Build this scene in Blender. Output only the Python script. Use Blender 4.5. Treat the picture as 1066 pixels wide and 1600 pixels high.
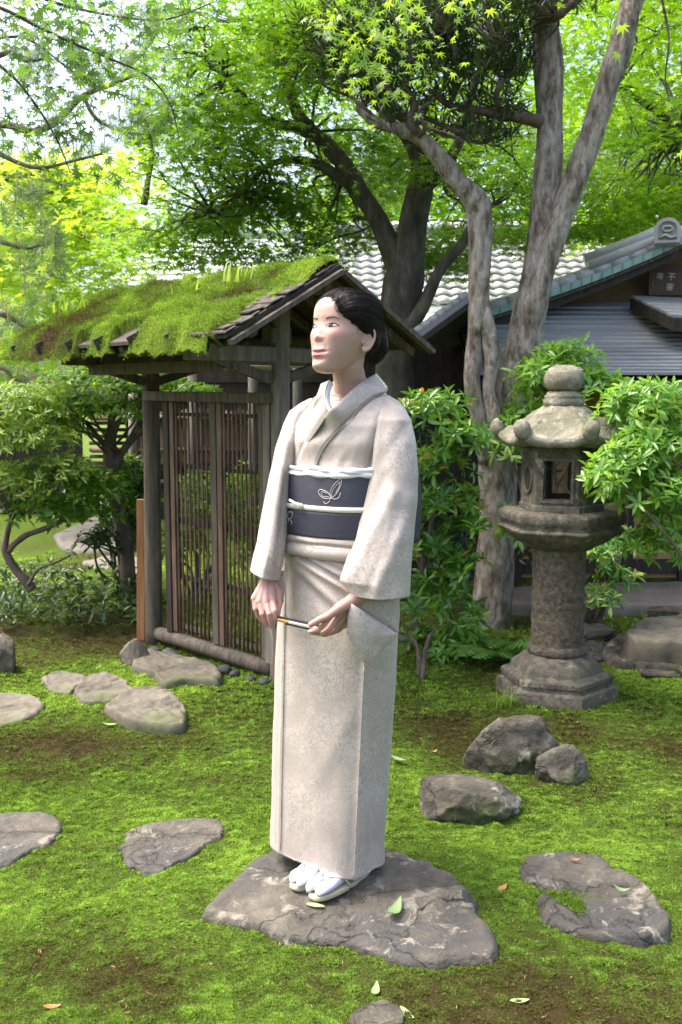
import bpy, bmesh, math, random
import numpy as np
from mathutils import Vector, Matrix, Quaternion, noise
from mathutils.bvhtree import BVHTree
from mathutils.geometry import delaunay_2d_cdt

for o in list(bpy.data.objects): bpy.data.objects.remove(o)
sc = bpy.context.scene
C = sc.collection
V = Vector

# ------------------------------------------------------------------ camera, sky, sun, exposure
EYE, FPX, TH = 1.35, 1500.0, math.atan(183/1500)
cam = bpy.data.cameras.new('camera'); co = bpy.data.objects.new('camera', cam); C.objects.link(co)
co.location = (0, 0, EYE); co.rotation_euler = (math.pi/2-TH, 0, 0)
cam.sensor_fit = 'VERTICAL'; cam.sensor_height = 36; cam.lens = 36*FPX/1600
cam.clip_start = .05; cam.clip_end = 400
cam.dof.use_dof = True; cam.dof.focus_distance = 2.5; cam.dof.aperture_fstop = 9.0
sc.camera = co
SUN_EL, SUN_AZ = math.radians(63), math.radians(-78)      # azimuth from +Y (view) towards +X: negative = from the left
w = bpy.data.worlds.new('World'); sc.world = w; w.use_nodes = True
nt = w.node_tree
sky = nt.nodes.new('ShaderNodeTexSky'); sky.sky_type = 'NISHITA'; sky.sun_disc = False
sky.sun_elevation = SUN_EL; sky.sun_rotation = SUN_AZ; sky.dust_density = 7.0; sky.air_density = .8; sky.ozone_density = .8
bg = nt.nodes['Background']; nt.links.new(sky.outputs[0], bg.inputs[0]); bg.inputs[1].default_value = .15
sun = bpy.data.lights.new('sun', 'SUN'); so = bpy.data.objects.new('sun', sun); C.objects.link(so)
sun.energy = 1.05; sun.angle = math.radians(32); sun.color = (1, .975, .94)
sd = V((math.sin(SUN_AZ)*math.cos(SUN_EL), math.cos(SUN_AZ)*math.cos(SUN_EL), math.sin(SUN_EL)))
so.rotation_euler = sd.to_track_quat('Z', 'Y').to_euler(); so.location = sd*30
sc.view_settings.view_transform = 'Standard'; sc.view_settings.look = 'None'
sc.view_settings.exposure = 2.08; sc.view_settings.gamma = 1; sc.view_settings.use_curve_mapping = False
sc.cycles.max_bounces = 8; sc.cycles.diffuse_bounces = 4; sc.cycles.transmission_bounces = 5; sc.cycles.transparent_max_bounces = 6
sc.cycles.use_denoising = True; sc.cycles.sample_clamp_indirect = 8

# ------------------------------------------------------------------ helpers
cT, sT = math.cos(TH), math.sin(TH)
def ray(px, py):
    u, v = (px-533)/FPX, (800-py)/FPX
    return V((u, cT+v*sT, -sT+v*cT))
def G(px, py, z=0.0):
    r = ray(px, py); t = (z-EYE)/r.z
    return V((r.x*t, r.y*t, z))
def P(px, py, Y):
    r = ray(px, py); t = Y/r.y
    return V((r.x*t, Y, EYE+r.z*t))
def Pz(px, Y, z):                                     # world x of a pixel column at depth Y and height z
    d = Y*cT-(z-EYE)*sT
    return V(((px-533)/FPX*d, Y, z))
def smooth(x, a, b):
    t = min(1, max(0, (x-a)/(b-a))); return t*t*(3-2*t)
def fbm(p, s, o=3):
    v, a = 0, .5
    for i in range(o):
        v += a*noise.noise(p*s); s *= 2.1; a *= .5
    return v
def catmull(pts, n):
    pts = [V(p) for p in pts]; out = []
    e = [pts[0]*2-pts[1]]+pts+[pts[-1]*2-pts[-2]]
    for i in range(len(pts)-1):
        a, b, c, d = e[i:i+4]
        for k in range(n):
            t = k/n
            out.append(.5*((2*b)+(c-a)*t+(2*a-5*b+4*c-d)*t*t+(3*b-a-3*c+d)*t**3))
    out.append(pts[-1]); return out
def lerp_list(vals, n):                               # resample scalars like catmull resamples points
    out = []
    for i in range(len(vals)-1):
        for k in range(n): out.append(vals[i]+(vals[i+1]-vals[i])*k/n)
    out.append(vals[-1]); return out

def tag(o, label=None, cat=None, group=None, kind=None):
    if label: o['label'] = label
    if cat: o['category'] = cat
    if group: o['group'] = group
    if kind: o['kind'] = kind
    return o
def empty(name, loc, label=None, cat=None, group=None):
    o = bpy.data.objects.new(name, None); C.objects.link(o); o.location = loc; o.empty_display_size = .05
    return tag(o, label, cat, group)
def root_loc(p):
    l = V((0, 0, 0))
    while p is not None:
        l += p.location; p = p.parent
    return l
class MB:
    """collects faces in world coordinates; build() links them as one mesh object"""
    def __init__(s): s.v = []; s.f = []; s.a = []
    def add(s, vs, fs, at=0.0):
        n = len(s.v); s.v += [tuple(q) for q in vs]; s.f += [tuple(i+n for i in f) for f in fs]; s.a += [at]*len(vs)
        return s
    def box(s, c, size, R=None, taper=1.0):
        c = V(c); hx, hy, hz = size[0]/2, size[1]/2, size[2]/2
        vs = []
        for z in (-1, 1):
            k = taper if z > 0 else 1
            for x, y in ((-1, -1), (1, -1), (1, 1), (-1, 1)):
                q = V((x*hx*k, y*hy*k, z*hz)); q = R @ q if R else q; vs.append(c+q)
        return s.add(vs, [(3, 2, 1, 0), (4, 5, 6, 7), (0, 1, 5, 4), (1, 2, 6, 5), (2, 3, 7, 6), (3, 0, 4, 7)])
    def bar(s, a, b, wd, ht, up=(0, 0, 1)):           # a squared timber from a to b
        a, b = V(a), V(b); d = b-a; z = d.normalized(); x = V(up).cross(z)
        if x.length < 1e-4: x = V((1, 0, 0))
        x.normalize(); y = z.cross(x)
        R = Matrix((x, y, z)).transposed()
        return s.box((a+b)/2, (wd, ht, d.length), R)
    def tube(s, path, rad, n=8, caps=True, wob=0, seed=0, fs=8.0, flat=None):
        path = [V(p) for p in path]; m = len(path)
        if not isinstance(rad, (list, tuple)): rad = [rad]*m
        rings = []; x = None
        for i, p in enumerate(path):
            t = (path[min(i+1, m-1)]-path[max(i-1, 0)]).normalized()
            if x is None:
                x = V((1, 0, 0)) if abs(t.x) < .9 else V((0, 1, 0))
            x = (x-t*x.dot(t)).normalized(); y = t.cross(x)
            r = []
            for k in range(n):
                a = 2*math.pi*k/n; q = x*math.cos(a)+y*math.sin(a)
                rr = rad[i]
                if wob:
                    g = p+q*rr
                    rr *= 1+wob*noise.noise(V((g.x*fs*1.6+seed, g.y*fs*1.6, g.z*fs*.45)))+wob*.5*noise.noise(V((g.x*fs*6+seed, g.y*fs*6, g.z*fs*.8)))
                r.append(p+q*rr)
            rings.append(r)
        return s.loft(rings, caps)
    def loft(s, rings, caps=True, closed=True, at=0.0):
        n = len(rings[0]); vs = [q for r in rings for q in r]; fs = []
        kk = n if closed else n-1
        for i in range(len(rings)-1):
            for k in range(kk):
                k2 = (k+1) % n
                fs.append((i*n+k, i*n+k2, (i+1)*n+k2, (i+1)*n+k))
        if caps and closed:
            fs.append(tuple(range(n-1, -1, -1))); fs.append(tuple((len(rings)-1)*n+k for k in range(n)))
        return s.add(vs, fs, at)
    def lathe(s, c, prof, n=24, rot=0, caps=True):
        c = V(c); rings = []
        for r, z in prof:
            rings.append([c+V((r*math.cos(rot+2*math.pi*k/n), r*math.sin(rot+2*math.pi*k/n), z)) for k in range(n)])
        return s.loft(rings, caps)
    def ball(s, c, rx, ry=None, rz=None, n=16, m=10, R=None):
        ry = ry or rx; rz = rz or rx; c = V(c); rings = []
        for i in range(m+1):
            t = math.pi*(i+.001 if i == 0 else (i-.001 if i == m else i))/m
            r = []
            for k in range(n):
                a = 2*math.pi*k/n; q = V((rx*math.sin(t)*math.cos(a), ry*math.sin(t)*math.sin(a), -rz*math.cos(t)))
                r.append(c+(R @ q if R else q))
            rings.append(r)
        return s.loft(rings, True)
    def mesh(s, name, origin=V((0, 0, 0)), flat=False):
        me = bpy.data.meshes.new(name)
        me.from_pydata([(q[0]-origin.x, q[1]-origin.y, q[2]-origin.z) for q in s.v], [], s.f)
        if any(s.a):
            at = me.attributes.new('tint', 'FLOAT', 'POINT'); at.data.foreach_set('value', s.a)
        if not flat: me.polygons.foreach_set('use_smooth', [True]*len(me.polygons))
        me.update(); return me
    def build(s, name, mat, parent=None, origin=None, flat=True, bevel=0):
        org = root_loc(parent) if parent is not None else (V(origin) if origin is not None else V((0, 0, 0)))
        me = s.mesh(name, org, flat)
        o = bpy.data.objects.new(name, me); C.objects.link(o); me.materials.append(mat)
        if parent is not None: o.parent = parent
        else: o.location = org
        if bevel:
            b = o.modifiers.new('bevel', 'BEVEL'); b.width = bevel; b.segments = 2; b.limit_method = 'ANGLE'; b.angle_limit = .6
            if flat: me.polygons.foreach_set('use_smooth', [False]*len(me.polygons))
        return o
def autosmooth(o, deg=35):
    me = o.data; me.polygons.foreach_set('use_smooth', [True]*len(me.polygons))
    try: me.set_sharp_from_angle(angle=math.radians(deg))
    except Exception: pass
    return o
def piece(me, name, mat, parent, loc, rot=None, scale=None):     # a repeated part sharing mesh data
    o = bpy.data.objects.new(name, me); C.objects.link(o); o.parent = parent
    o.location = V(loc)-root_loc(parent)
    if rot is not None:
        o.rotation_mode = 'QUATERNION'; o.rotation_quaternion = rot
    if scale is not None: o.scale = scale
    if not me.materials: me.materials.append(mat)
    return o

# ---- leaves: big meshes from a template placed many times (numpy)
def scatter(name, mat, pos, axis, nrm, size, tmpl, parent=None, origin=None, tint=None, kind=None):
    """pos, axis (leaf direction), nrm (leaf normal): (n,3); size (n,); tmpl: (verts, tris)"""
    tv, tf = np.array(tmpl[0], float), np.array(tmpl[1], int)
    n = len(pos); k = len(tv); m = len(tf)
    axis = axis/np.maximum(np.linalg.norm(axis, axis=1, keepdims=True), 1e-6)
    side = np.cross(axis, nrm); side /= np.maximum(np.linalg.norm(side, axis=1, keepdims=True), 1e-6)
    up = np.cross(side, axis)
    loc = tv[None, :, :]*size[:, None, None]
    vs = pos[:, None, :]+loc[:, :, 0:1]*side[:, None, :]+loc[:, :, 1:2]*axis[:, None, :]+loc[:, :, 2:3]*up[:, None, :]
    org = root_loc(parent) if parent is not None else (V(origin) if origin is not None else V((0, 0, 0)))
    vs = vs.reshape(-1, 3)-np.array(org)
    fs = (tf[None]+(np.arange(n)*k)[:, None, None]).reshape(-1)
    me = bpy.data.meshes.new(name)
    me.vertices.add(n*k); me.vertices.foreach_set('co', vs.ravel())
    me.loops.add(n*m*3); me.loops.foreach_set('vertex_index', fs)
    me.polygons.add(n*m); me.polygons.foreach_set('loop_start', np.arange(0, n*m*3, 3)); me.polygons.foreach_set('loop_total', np.full(n*m, 3))
    if tint is None: tint = np.random.default_rng(n).random(n)
    at = me.attributes.new('tint', 'FLOAT', 'POINT'); at.data.foreach_set('value', np.repeat(tint, k).astype(np.float32))
    me.update(calc_edges=True)
    o = bpy.data.objects.new(name, me); C.objects.link(o); me.materials.append(mat)
    if parent is not None: o.parent = parent
    else: o.location = org
    if kind: o['kind'] = kind
    return o
def star(lobes, notch, fold=.12):
    vs = [(0, 0, 0)]; fs = []
    pts = []
    for i, (ang, ln) in enumerate(lobes):
        pts.append((ang, ln))
        if i < len(lobes)-1: pts.append(((ang+lobes[i+1][0])/2, notch))
    for a, l in pts:
        a = math.radians(a); vs.append((math.sin(a)*l, math.cos(a)*l+.0, -fold*l*l))
    for i in range(1, len(pts)): fs.append((0, i, i+1))
    return vs, fs
MAPLE7 = star([(-125, .42), (-80, .72), (-40, .92), (0, 1.0), (40, .92), (80, .72), (125, .42)], .30, .16)
MAPLE5 = star([(-105, .55), (-48, .9), (0, 1.0), (48, .9), (105, .55)], .30, .15)
OVATE = ([(0, 0, 0), (-.11, .3, .04), (.11, .3, .04), (0, .3, 0), (-.125, .65, .02), (.125, .65, .02), (0, .65, -.03), (0, 1, -.1)],
         [(0, 3, 1), (0, 2, 3), (1, 3, 6), (1, 6, 4), (3, 2, 5), (3, 5, 6), (4, 6, 7), (6, 5, 7)])
OVATE2 = ([(0, 0, 0), (-.2, .5, .06), (.2, .5, .06), (0, .5, 0), (0, 1, -.1)], [(0, 3, 1), (0, 2, 3), (1, 3, 4), (3, 2, 4)])
LANCE = ([(0, 0, 0), (-.055, .45, .0), (.055, .45, .0), (0, 1, -.08)], [(0, 2, 1), (1, 2, 3)])
NEEDLE = ([(-.012, 0, 0), (.012, 0, 0), (0, 1, -.04)], [(0, 1, 2)])
rng = np.random.default_rng(7)
def rnd_unit(n, g=rng):
    v = g.normal(size=(n, 3)); return v/np.linalg.norm(v, axis=1, keepdims=True)
def arr(l): return np.array([tuple(q) for q in l], float)

# ------------------------------------------------------------------ materials
def newmat(name):
    m = bpy.data.materials.new(name); m.use_nodes = True
    return m, m.node_tree.nodes, m.node_tree.links, m.node_tree.nodes['Principled BSDF']
def ramp(N, stops):
    r = N.new('ShaderNodeValToRGB'); e = r.color_ramp.elements
    while len(e) > len(stops): e.remove(e[-1])
    while len(e) < len(stops): e.new(.5)
    for q, (p, c) in zip(e, stops): q.position = p; q.color = (*c, 1)
    return r
def tex(N, L, kind='noise', scale=5, detail=5, rough=.6, vec=None, stretch=None, dist=0):
    if vec is None:
        tc = N.new('ShaderNodeTexCoord'); vec = tc.outputs['Object']
    if stretch:
        mp = N.new('ShaderNodeMapping'); mp.inputs['Scale'].default_value = stretch; L.new(vec, mp.inputs[0]); vec = mp.outputs[0]
    if kind == 'noise':
        t = N.new('ShaderNodeTexNoise'); t.inputs['Scale'].default_value = scale; t.inputs['Detail'].default_value = detail
        t.inputs['Roughness'].default_value = rough; t.inputs['Distortion'].default_value = dist
        out = t.outputs['Fac']
    elif kind == 'voronoi':
        t = N.new('ShaderNodeTexVoronoi'); t.inputs['Scale'].default_value = scale; out = t.outputs['Distance']
    elif kind == 'crack':
        t = N.new('ShaderNodeTexVoronoi'); t.feature = 'DISTANCE_TO_EDGE'; t.inputs['Scale'].default_value = scale; out = t.outputs['Distance']
    else:
        t = N.new('ShaderNodeTexWave'); t.inputs['Scale'].default_value = scale; t.inputs['Distortion'].default_value = dist
        t.inputs['Detail'].default_value = detail; out = t.outputs['Fac']
    L.new(vec, t.inputs['Vector']); return out
def bumpn(N, L, h, strength, dist, prev=None):
    b = N.new('ShaderNodeBump'); b.inputs['Strength'].default_value = strength; b.inputs['Distance'].default_value = dist
    L.new(h, b.inputs['Height'])
    if prev is not None: L.new(prev, b.inputs['Normal'])
    return b.outputs[0]
def mixc(N, L, f, a, b, mode='MIX'):
    m = N.new('ShaderNodeMix'); m.data_type = 'RGBA'; m.blend_type = mode
    for s, q in ((0, f), (6, a), (7, b)):
        if hasattr(q, 'is_linked'): L.new(q, m.inputs[s])
        elif s == 0: m.inputs[0].default_value = q
        else: m.inputs[s].default_value = (*q, 1)
    return m.outputs[2]
def surf(name, stops, scale=6, stretch=None, rough=.8, bump=(.5, .01), bscale=None, detail=8, spec=.4, spots=None, second=None, crack=None):
    m, N, L, B = newmat(name)
    f = tex(N, L, scale=scale, detail=detail, stretch=stretch, rough=.65)
    r = ramp(N, stops); L.new(f, r.inputs[0]); col = r.outputs[0]
    if second:                                        # broad second colour: (colour, scale, low, high)
        f2 = tex(N, L, scale=second[1], detail=6, rough=.6); r2 = ramp(N, [(second[2], (0, 0, 0)), (second[3], (1, 1, 1))]); L.new(f2, r2.inputs[0])
        col = mixc(N, L, r2.outputs[0], col, second[0])
    if spots:                                         # lichen: (colour, scale, low, high)
        f3 = tex(N, L, scale=spots[1], detail=4, rough=.7, dist=.6); r3 = ramp(N, [(spots[2], (0, 0, 0)), (spots[3], (1, 1, 1))]); L.new(f3, r3.inputs[0])
        col = mixc(N, L, r3.outputs[0], col, spots[0])
    ck = None
    if crack:                                         # fine broken lines: (scale, width, darkness)
        tc = N.new('ShaderNodeTexCoord'); nz = N.new('ShaderNodeTexNoise'); nz.inputs['Scale'].default_value = 9; nz.inputs['Detail'].default_value = 5; L.new(tc.outputs['Object'], nz.inputs['Vector'])
        vm = N.new('ShaderNodeVectorMath'); vm.operation = 'MULTIPLY_ADD'; L.new(nz.outputs['Color'], vm.inputs[0]); vm.inputs[1].default_value = (.22, .22, .22); L.new(tc.outputs['Object'], vm.inputs[2])
        ck0 = tex(N, L, 'crack', crack[0], vec=vm.outputs[0], stretch=(1, 1.6, 1)); rk = ramp(N, [(0, (0, 0, 0)), (crack[1], (1, 1, 1))]); L.new(ck0, rk.inputs[0]); ck = rk.outputs[0]
        inv = N.new('ShaderNodeMath'); inv.operation = 'MULTIPLY_ADD'; L.new(ck, inv.inputs[0]); inv.inputs[1].default_value = -crack[2]; inv.inputs[2].default_value = crack[2]
        col = mixc(N, L, inv.outputs[0], col, (.025, .023, .018))
    L.new(col, B.inputs['Base Color'])
    B.inputs['Roughness'].default_value = rough; B.inputs['Specular IOR Level'].default_value = spec
    g = tex(N, L, scale=bscale or scale*3, detail=8, stretch=stretch, rough=.7)
    nb = bumpn(N, L, g, bump[0], bump[1])
    nb = bumpn(N, L, f, bump[0]*.8, bump[1]*2.5, nb)
    if ck is not None: nb = bumpn(N, L, ck, .8, .006, nb)
    L.new(nb, B.inputs['Normal'])
    return m
def leafmat(name, stops, trans=.45, rough=.42, spec=.45, tcol=None):
    m, N, L, B = newmat(name)
    a = N.new('ShaderNodeAttribute'); a.attribute_name = 'tint'
    r = ramp(N, stops); L.new(a.outputs['Fac'], r.inputs[0])
    L.new(r.outputs[0], B.inputs['Base Color']); B.inputs['Roughness'].default_value = rough; B.inputs['Specular IOR Level'].default_value = spec
    t = N.new('ShaderNodeBsdfTranslucent')
    hs = N.new('ShaderNodeHueSaturation'); hs.inputs['Hue'].default_value = .485; hs.inputs['Saturation'].default_value = 1.05; hs.inputs['Value'].default_value = 1.7
    L.new(r.outputs[0], hs.inputs['Color']); L.new(hs.outputs[0], t.inputs[0])
    mx = N.new('ShaderNodeMixShader'); mx.inputs[0].default_value = trans
    L.new(B.outputs[0], mx.inputs[1]); L.new(t.outputs[0], mx.inputs[2]); L.new(mx.outputs[0], N['Material Output'].inputs[0])
    return m
def plain(name, c, rough=.5, spec=.5, metal=0):
    m, N, L, B = newmat(name); B.inputs['Base Color'].default_value = (*c, 1); B.inputs['Roughness'].default_value = rough
    B.inputs['Specular IOR Level'].default_value = spec; B.inputs['Metallic'].default_value = metal; return m
M = {}
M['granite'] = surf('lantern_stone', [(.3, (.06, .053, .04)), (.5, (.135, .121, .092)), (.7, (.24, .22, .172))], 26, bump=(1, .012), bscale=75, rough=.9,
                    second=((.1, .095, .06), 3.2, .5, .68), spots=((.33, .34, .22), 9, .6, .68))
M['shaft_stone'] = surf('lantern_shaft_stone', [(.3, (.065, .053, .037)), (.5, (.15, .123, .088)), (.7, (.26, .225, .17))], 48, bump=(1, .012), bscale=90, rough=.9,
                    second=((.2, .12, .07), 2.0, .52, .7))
M['lit_stone'] = surf('lit_lantern_stone', [(.3, (.13, .12, .09)), (.5, (.25, .235, .18)), (.7, (.4, .38, .3))], 22, bump=(1, .012), bscale=70, rough=.9, second=((.17, .17, .1), 4, .52, .66), spots=((.4, .4, .28), 9, .6, .68))  # lantern stone with the light on its upper parts put into the colour
M['slab'] = surf('stepping_stone', [(.28, (.04, .036, .027)), (.48, (.09, .082, .064)), (.62, (.14, .125, .094)), (.8, (.25, .22, .165))], 9, bump=(1, .012), bscale=42, rough=.75,
                 second=((.066, .064, .058), 3.0, .48, .62), spots=((.26, .235, .185), 13, .58, .66), crack=(2.6, .022, .5))
M['boulder'] = surf('boulder_stone', [(.3, (.025, .022, .016)), (.5, (.08, .072, .053)), (.7, (.22, .2, .155))], 8, bump=(1, .014), bscale=18, rough=.85,
                    second=((.06, .07, .02), 2.6, .5, .62), spots=((.3, .285, .235), 9, .58, .66), crack=(2.5, .02, .45))
M['smooth_stone'] = surf('smooth_grey_stone', [(.3, (.055, .049, .036)), (.55, (.115, .103, .077)), (.8, (.2, .18, .138))], 7, bump=(.5, .005), bscale=40, rough=.8,
                    second=((.08, .09, .035), 2.2, .52, .68))
M['pebble'] = surf('dark_pebble', [(.3, (.025, .025, .026)), (.7, (.085, .083, .08))], 8, bump=(.3, .003), rough=.7)
M['old_wood'] = surf('weathered_post_wood', [(.3, (.035, .028, .02)), (.55, (.10, .082, .06)), (.8, (.19, .165, .13))], 7, stretch=(6, 6, .5), bump=(.6, .004), rough=.8)
M['grey_wood'] = surf('silvered_wood', [(.3, (.08, .07, .055)), (.55, (.18, .16, .13)), (.8, (.3, .275, .23))], 7, stretch=(5, 5, .5), bump=(.6, .004), rough=.8)
M['lattice'] = surf('lattice_bamboo', [(.3, (.045, .025, .016)), (.55, (.13, .077, .05)), (.8, (.26, .165, .115))], 6, stretch=(4, 4, .6), bump=(.3, .002), rough=.6)
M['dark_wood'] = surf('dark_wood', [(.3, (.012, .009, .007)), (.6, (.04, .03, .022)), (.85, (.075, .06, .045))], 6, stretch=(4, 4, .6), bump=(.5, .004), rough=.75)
M['new_wood'] = surf('fresh_cedar', [(.3, (.2, .08, .03)), (.55, (.36, .165, .065)), (.8, (.5, .26, .12))], 5, stretch=(8, 8, .5), bump=(.3, .002), rough=.6)
M['bark_shingle'] = surf('bark_shingle', [(.3, (.02, .016, .012)), (.55, (.075, .062, .05)), (.8, (.2, .18, .155))], 14, stretch=(3, 1, 3), bump=(.8, .006), rough=.9)
M['bark_pale'] = surf('pale_bark', [(.3, (.09, .068, .048)), (.42, (.27, .217, .165)), (.5, (.43, .37, .305)), (.64, (.66, .6, .53))], 11, stretch=(2.2, 2.2, .8), bump=(1, .03), bscale=34, rough=.9,
                      second=((.1, .11, .035), 4.0, .56, .66))
M['bark_dark'] = surf('dark_maple_bark', [(.3, (.026, .023, .017)), (.55, (.075, .065, .048)), (.8, (.18, .16, .128))], 10, stretch=(1.6, 1.6, .6), bump=(.8, .008), rough=.9,
                      second=((.09, .105, .06), 5, .56, .68))
M['bark_mid'] = surf('brown_branch_bark', [(.3, (.05, .036, .026)), (.55, (.13, .1, .075)), (.8, (.27, .23, .19))], 12, stretch=(1.5, 1.5, .6), bump=(.8, .006), rough=.9)
M['kawara'] = surf('grey_roof_tile', [(.3, (.24, .245, .25)), (.6, (.35, .355, .36)), (.85, (.46, .465, .47))], 4, bump=(.2, .002), rough=.42, spec=.5)
M['copper'] = surf('aged_copper_sheet', [(.3, (.13, .14, .145)), (.5, (.21, .22, .228)), (.7, (.29, .3, .305)), (.85, (.28, .35, .32))], 2.2, stretch=(.35, 1.4, 1.4), bump=(.15, .002), rough=.4, spec=.6)
M['verdigris'] = surf('green_copper_edge', [(.3, (.16, .28, .24)), (.6, (.25, .4, .35)), (.85, (.36, .5, .45))], 7, bump=(.2, .002), rough=.55)
M['ochre'] = surf('ochre_clay_wall', [(.3, (.26, .155, .07)), (.6, (.36, .22, .11)), (.85, (.42, .28, .15))], 5, bump=(.25, .003), rough=.95)
M['gable_clay'] = surf('brown_clay_gable', [(.3, (.13, .09, .04)), (.7, (.22, .155, .075))], 4, bump=(.2, .003), rough=.95)
M['siding'] = surf('pale_siding', [(.3, (.5, .52, .55)), (.7, (.68, .7, .72))], 3, bump=(.1, .002), rough=.5)
M['paving'] = surf('paving_stone', [(.3, (.1, .09, .075)), (.6, (.16, .145, .12)), (.85, (.22, .2, .17))], 6, bump=(.4, .004), rough=.85)
M['moss_maple'] = None
M['maple_bright'] = leafmat('bright_maple_leaf', [(0, (.10, .22, .012)), (.5, (.16, .33, .02)), (1, (.27, .44, .04))], .5)
M['maple_mid'] = leafmat('mid_maple_leaf', [(0, (.06, .155, .014)), (.5, (.115, .25, .02)), (1, (.2, .36, .035))], .55)
M['maple_sunny'] = leafmat('sunlit_maple_leaf', [(0, (.2, .36, .03)), (.5, (.32, .48, .05)), (1, (.5, .58, .1))], .5)  # sunlight on the far left maple is put into this leaf colour
M['maple_near'] = leafmat('near_maple_leaf', [(0, (.045, .11, .02)), (.5, (.1, .21, .03)), (1, (.24, .4, .04))], .5)
M['podocarp'] = leafmat('dark_narrow_leaf', [(0, (.012, .03, .008)), (.6, (.03, .06, .016)), (1, (.06, .1, .03))], .2, .35)
M['pine'] = leafmat('pine_needle', [(0, (.05, .11, .03)), (.5, (.1, .18, .06)), (.85, (.2, .28, .12)), (1, (.5, .36, .14))], .3)
M['pieris'] = leafmat('glossy_whorl_leaf', [(0, (.05, .14, .016)), (.5, (.11, .27, .03)), (.93, (.24, .42, .06)), (.965, (.5, .26, .03)), (1, (.55, .22, .03))], .35, .26, .6)
M['pieris_light'] = leafmat('light_whorl_leaf', [(0, (.07, .18, .02)), (.5, (.13, .29, .03)), (1, (.26, .42, .06))], .42, .3, .55)
M['shrub_sun'] = leafmat('pale_sunlit_shrub_leaf', [(0, (.09, .18, .03)), (.5, (.19, .31, .05)), (1, (.38, .47, .12))], .42)  # pale leaf, its colour raised to carry the sun on the shrub
M['shrub_mid'] = leafmat('mid_shrub_leaf', [(0, (.05, .13, .014)), (.5, (.12, .25, .025)), (1, (.24, .38, .05))], .45)
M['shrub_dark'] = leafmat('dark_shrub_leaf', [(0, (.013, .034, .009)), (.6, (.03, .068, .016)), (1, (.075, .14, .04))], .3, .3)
M['fern'] = leafmat('fern_frond', [(0, (.06, .17, .03)), (1, (.16, .33, .07))], .45)
M['blade'] = leafmat('grass_blade', [(0, (.1, .2, .02)), (1, (.3, .42, .06))], .4)
M['moss'] = leafmat('moss_shoots', [(0, (.05, .035, .015)), (.2, (.07, .053, .018)), (.36, (.08, .095, .02)), (.54, (.10, .17, .024)), (.76, (.15, .262, .032)), (1, (.265, .40, .055))], .25, .8, .1)
# ------------------------------------------------------------------ ground with moss
def hfun(x, y):
    p = V((x, y, 0))
    h = .035*noise.noise(p*.9)+.012*noise.noise(p*3.1+V((7, 0, 0)))
    if y > 7: h += -.01
    h = h*smooth(y, .2, 1.5)
    e = math.exp(-((x+.0)**2+(y-2.35)**2)/.5)
    return h*(1-e)+.018*e
BLOBS = [(150, 1140, .38, .3, -.4), (420, 1130, .5, .22, -.3), (300, 1520, .3, .1, -.3), (900, 1580, .35, .12, -.5), (690, 1150, .28, .4, -.45), (1010, 1180, .5, .35, -.5), (200, 1570, .28, .08, -.5), (650, 1560, .14, .1, -.4),
         (120, 990, 1.2, .5, -.7), (980, 1075, .6, .3, -.3), (20, 1570, .2, .08, -.35), (660, 1080, .5, .3, -.4), (150, 1440, .35, .22, .3), (750, 1400, .3, .2, .28), (60, 1120, .3, .2, .3), (340, 1060, .4, .2, .3), (1000, 1340, .3, .14, .25), (480, 1520, .2, .05, .2)]
BLOBS = [(G(a, b).x, G(a, b).y, c, d, e*.42) for a, b, c, d, e in BLOBS]
def brown(x, y):                                      # 0 = dead brown moss, 1 = bright moss
    p = V((x, y, 0))
    a = noise.noise(p*1.35+V((2.3, 1.7, 0)))*.8+noise.noise(p*3.3)*.5+noise.noise(p*9)*.35+noise.noise(p*24)*.25
    v = .645+.40*a
    wx, wy = x+.28*noise.noise(p*2.2+V((5, 0, 0)))+.1*noise.noise(p*7), y+.28*noise.noise(p*2.2+V((0, 9, 0)))+.1*noise.noise(p*7+V((3, 0, 0)))
    for cx, cy, rx, ry, d in BLOBS:
        dx, dy = (wx-cx)/rx, (wy-cy)/ry; k = dx*dx+dy*dy
        if k < 6: v += d*math.exp(-k)
    return min(1, max(.04, v))
def gnd(q): return hfun(q.x, q.y)
xs = list(np.arange(-3.4, 3.401, .04)); ys = list(np.arange(1.2, 8.0, .04))
xs = [-60, -30, -16, -10, -7, -5, -4.2]+xs+[4.2, 5, 7, 10, 16, 30, 60]
ys = [-6, -3, -1, 0, .6]+ys+[8.5, 9, 10, 11.5, 13, 16, 20, 30, 50, 90]
gb = MB(); nx = len(xs); vv = []; tt = []
for y in ys:
    for x in xs:
        vv.append((x, y, hfun(x, y))); tt.append(brown(x, y) if -4 < x < 4 and 1 < y < 9 else (.72 if y > 6.5 else .5))  # far moss tint raised to stand for the sunlit patch
gb.v = vv; gb.a = tt
gb.f = [(j*nx+i, j*nx+i+1, (j+1)*nx+i+1, (j+1)*nx+i) for j in range(len(ys)-1) for i in range(nx-1)]
m, N, L, B = newmat('moss_ground')
a = N.new('ShaderNodeAttribute'); a.attribute_name = 'tint'
f = tex(N, L, scale=60, detail=6, rough=.75)
mt = N.new('ShaderNodeMath'); mt.operation = 'MULTIPLY_ADD'; L.new(f, mt.inputs[0]); mt.inputs[1].default_value = .5; L.new(a.outputs['Fac'], mt.inputs[2])
sb = N.new('ShaderNodeMath'); sb.operation = 'SUBTRACT'; L.new(mt.outputs[0], sb.inputs[0]); sb.inputs[1].default_value = .27
r = ramp(N, [(0, (.045, .034, .014)), (.25, (.06, .05, .017)), (.42, (.062, .072, .015)), (.65, (.075, .115, .015)), (1, (.15, .22, .024))]); L.new(sb.outputs[0], r.inputs[0])
L.new(r.outputs[0], B.inputs['Base Color']); B.inputs['Roughness'].default_value = .95; B.inputs['Specular IOR Level'].default_value = .1
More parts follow.
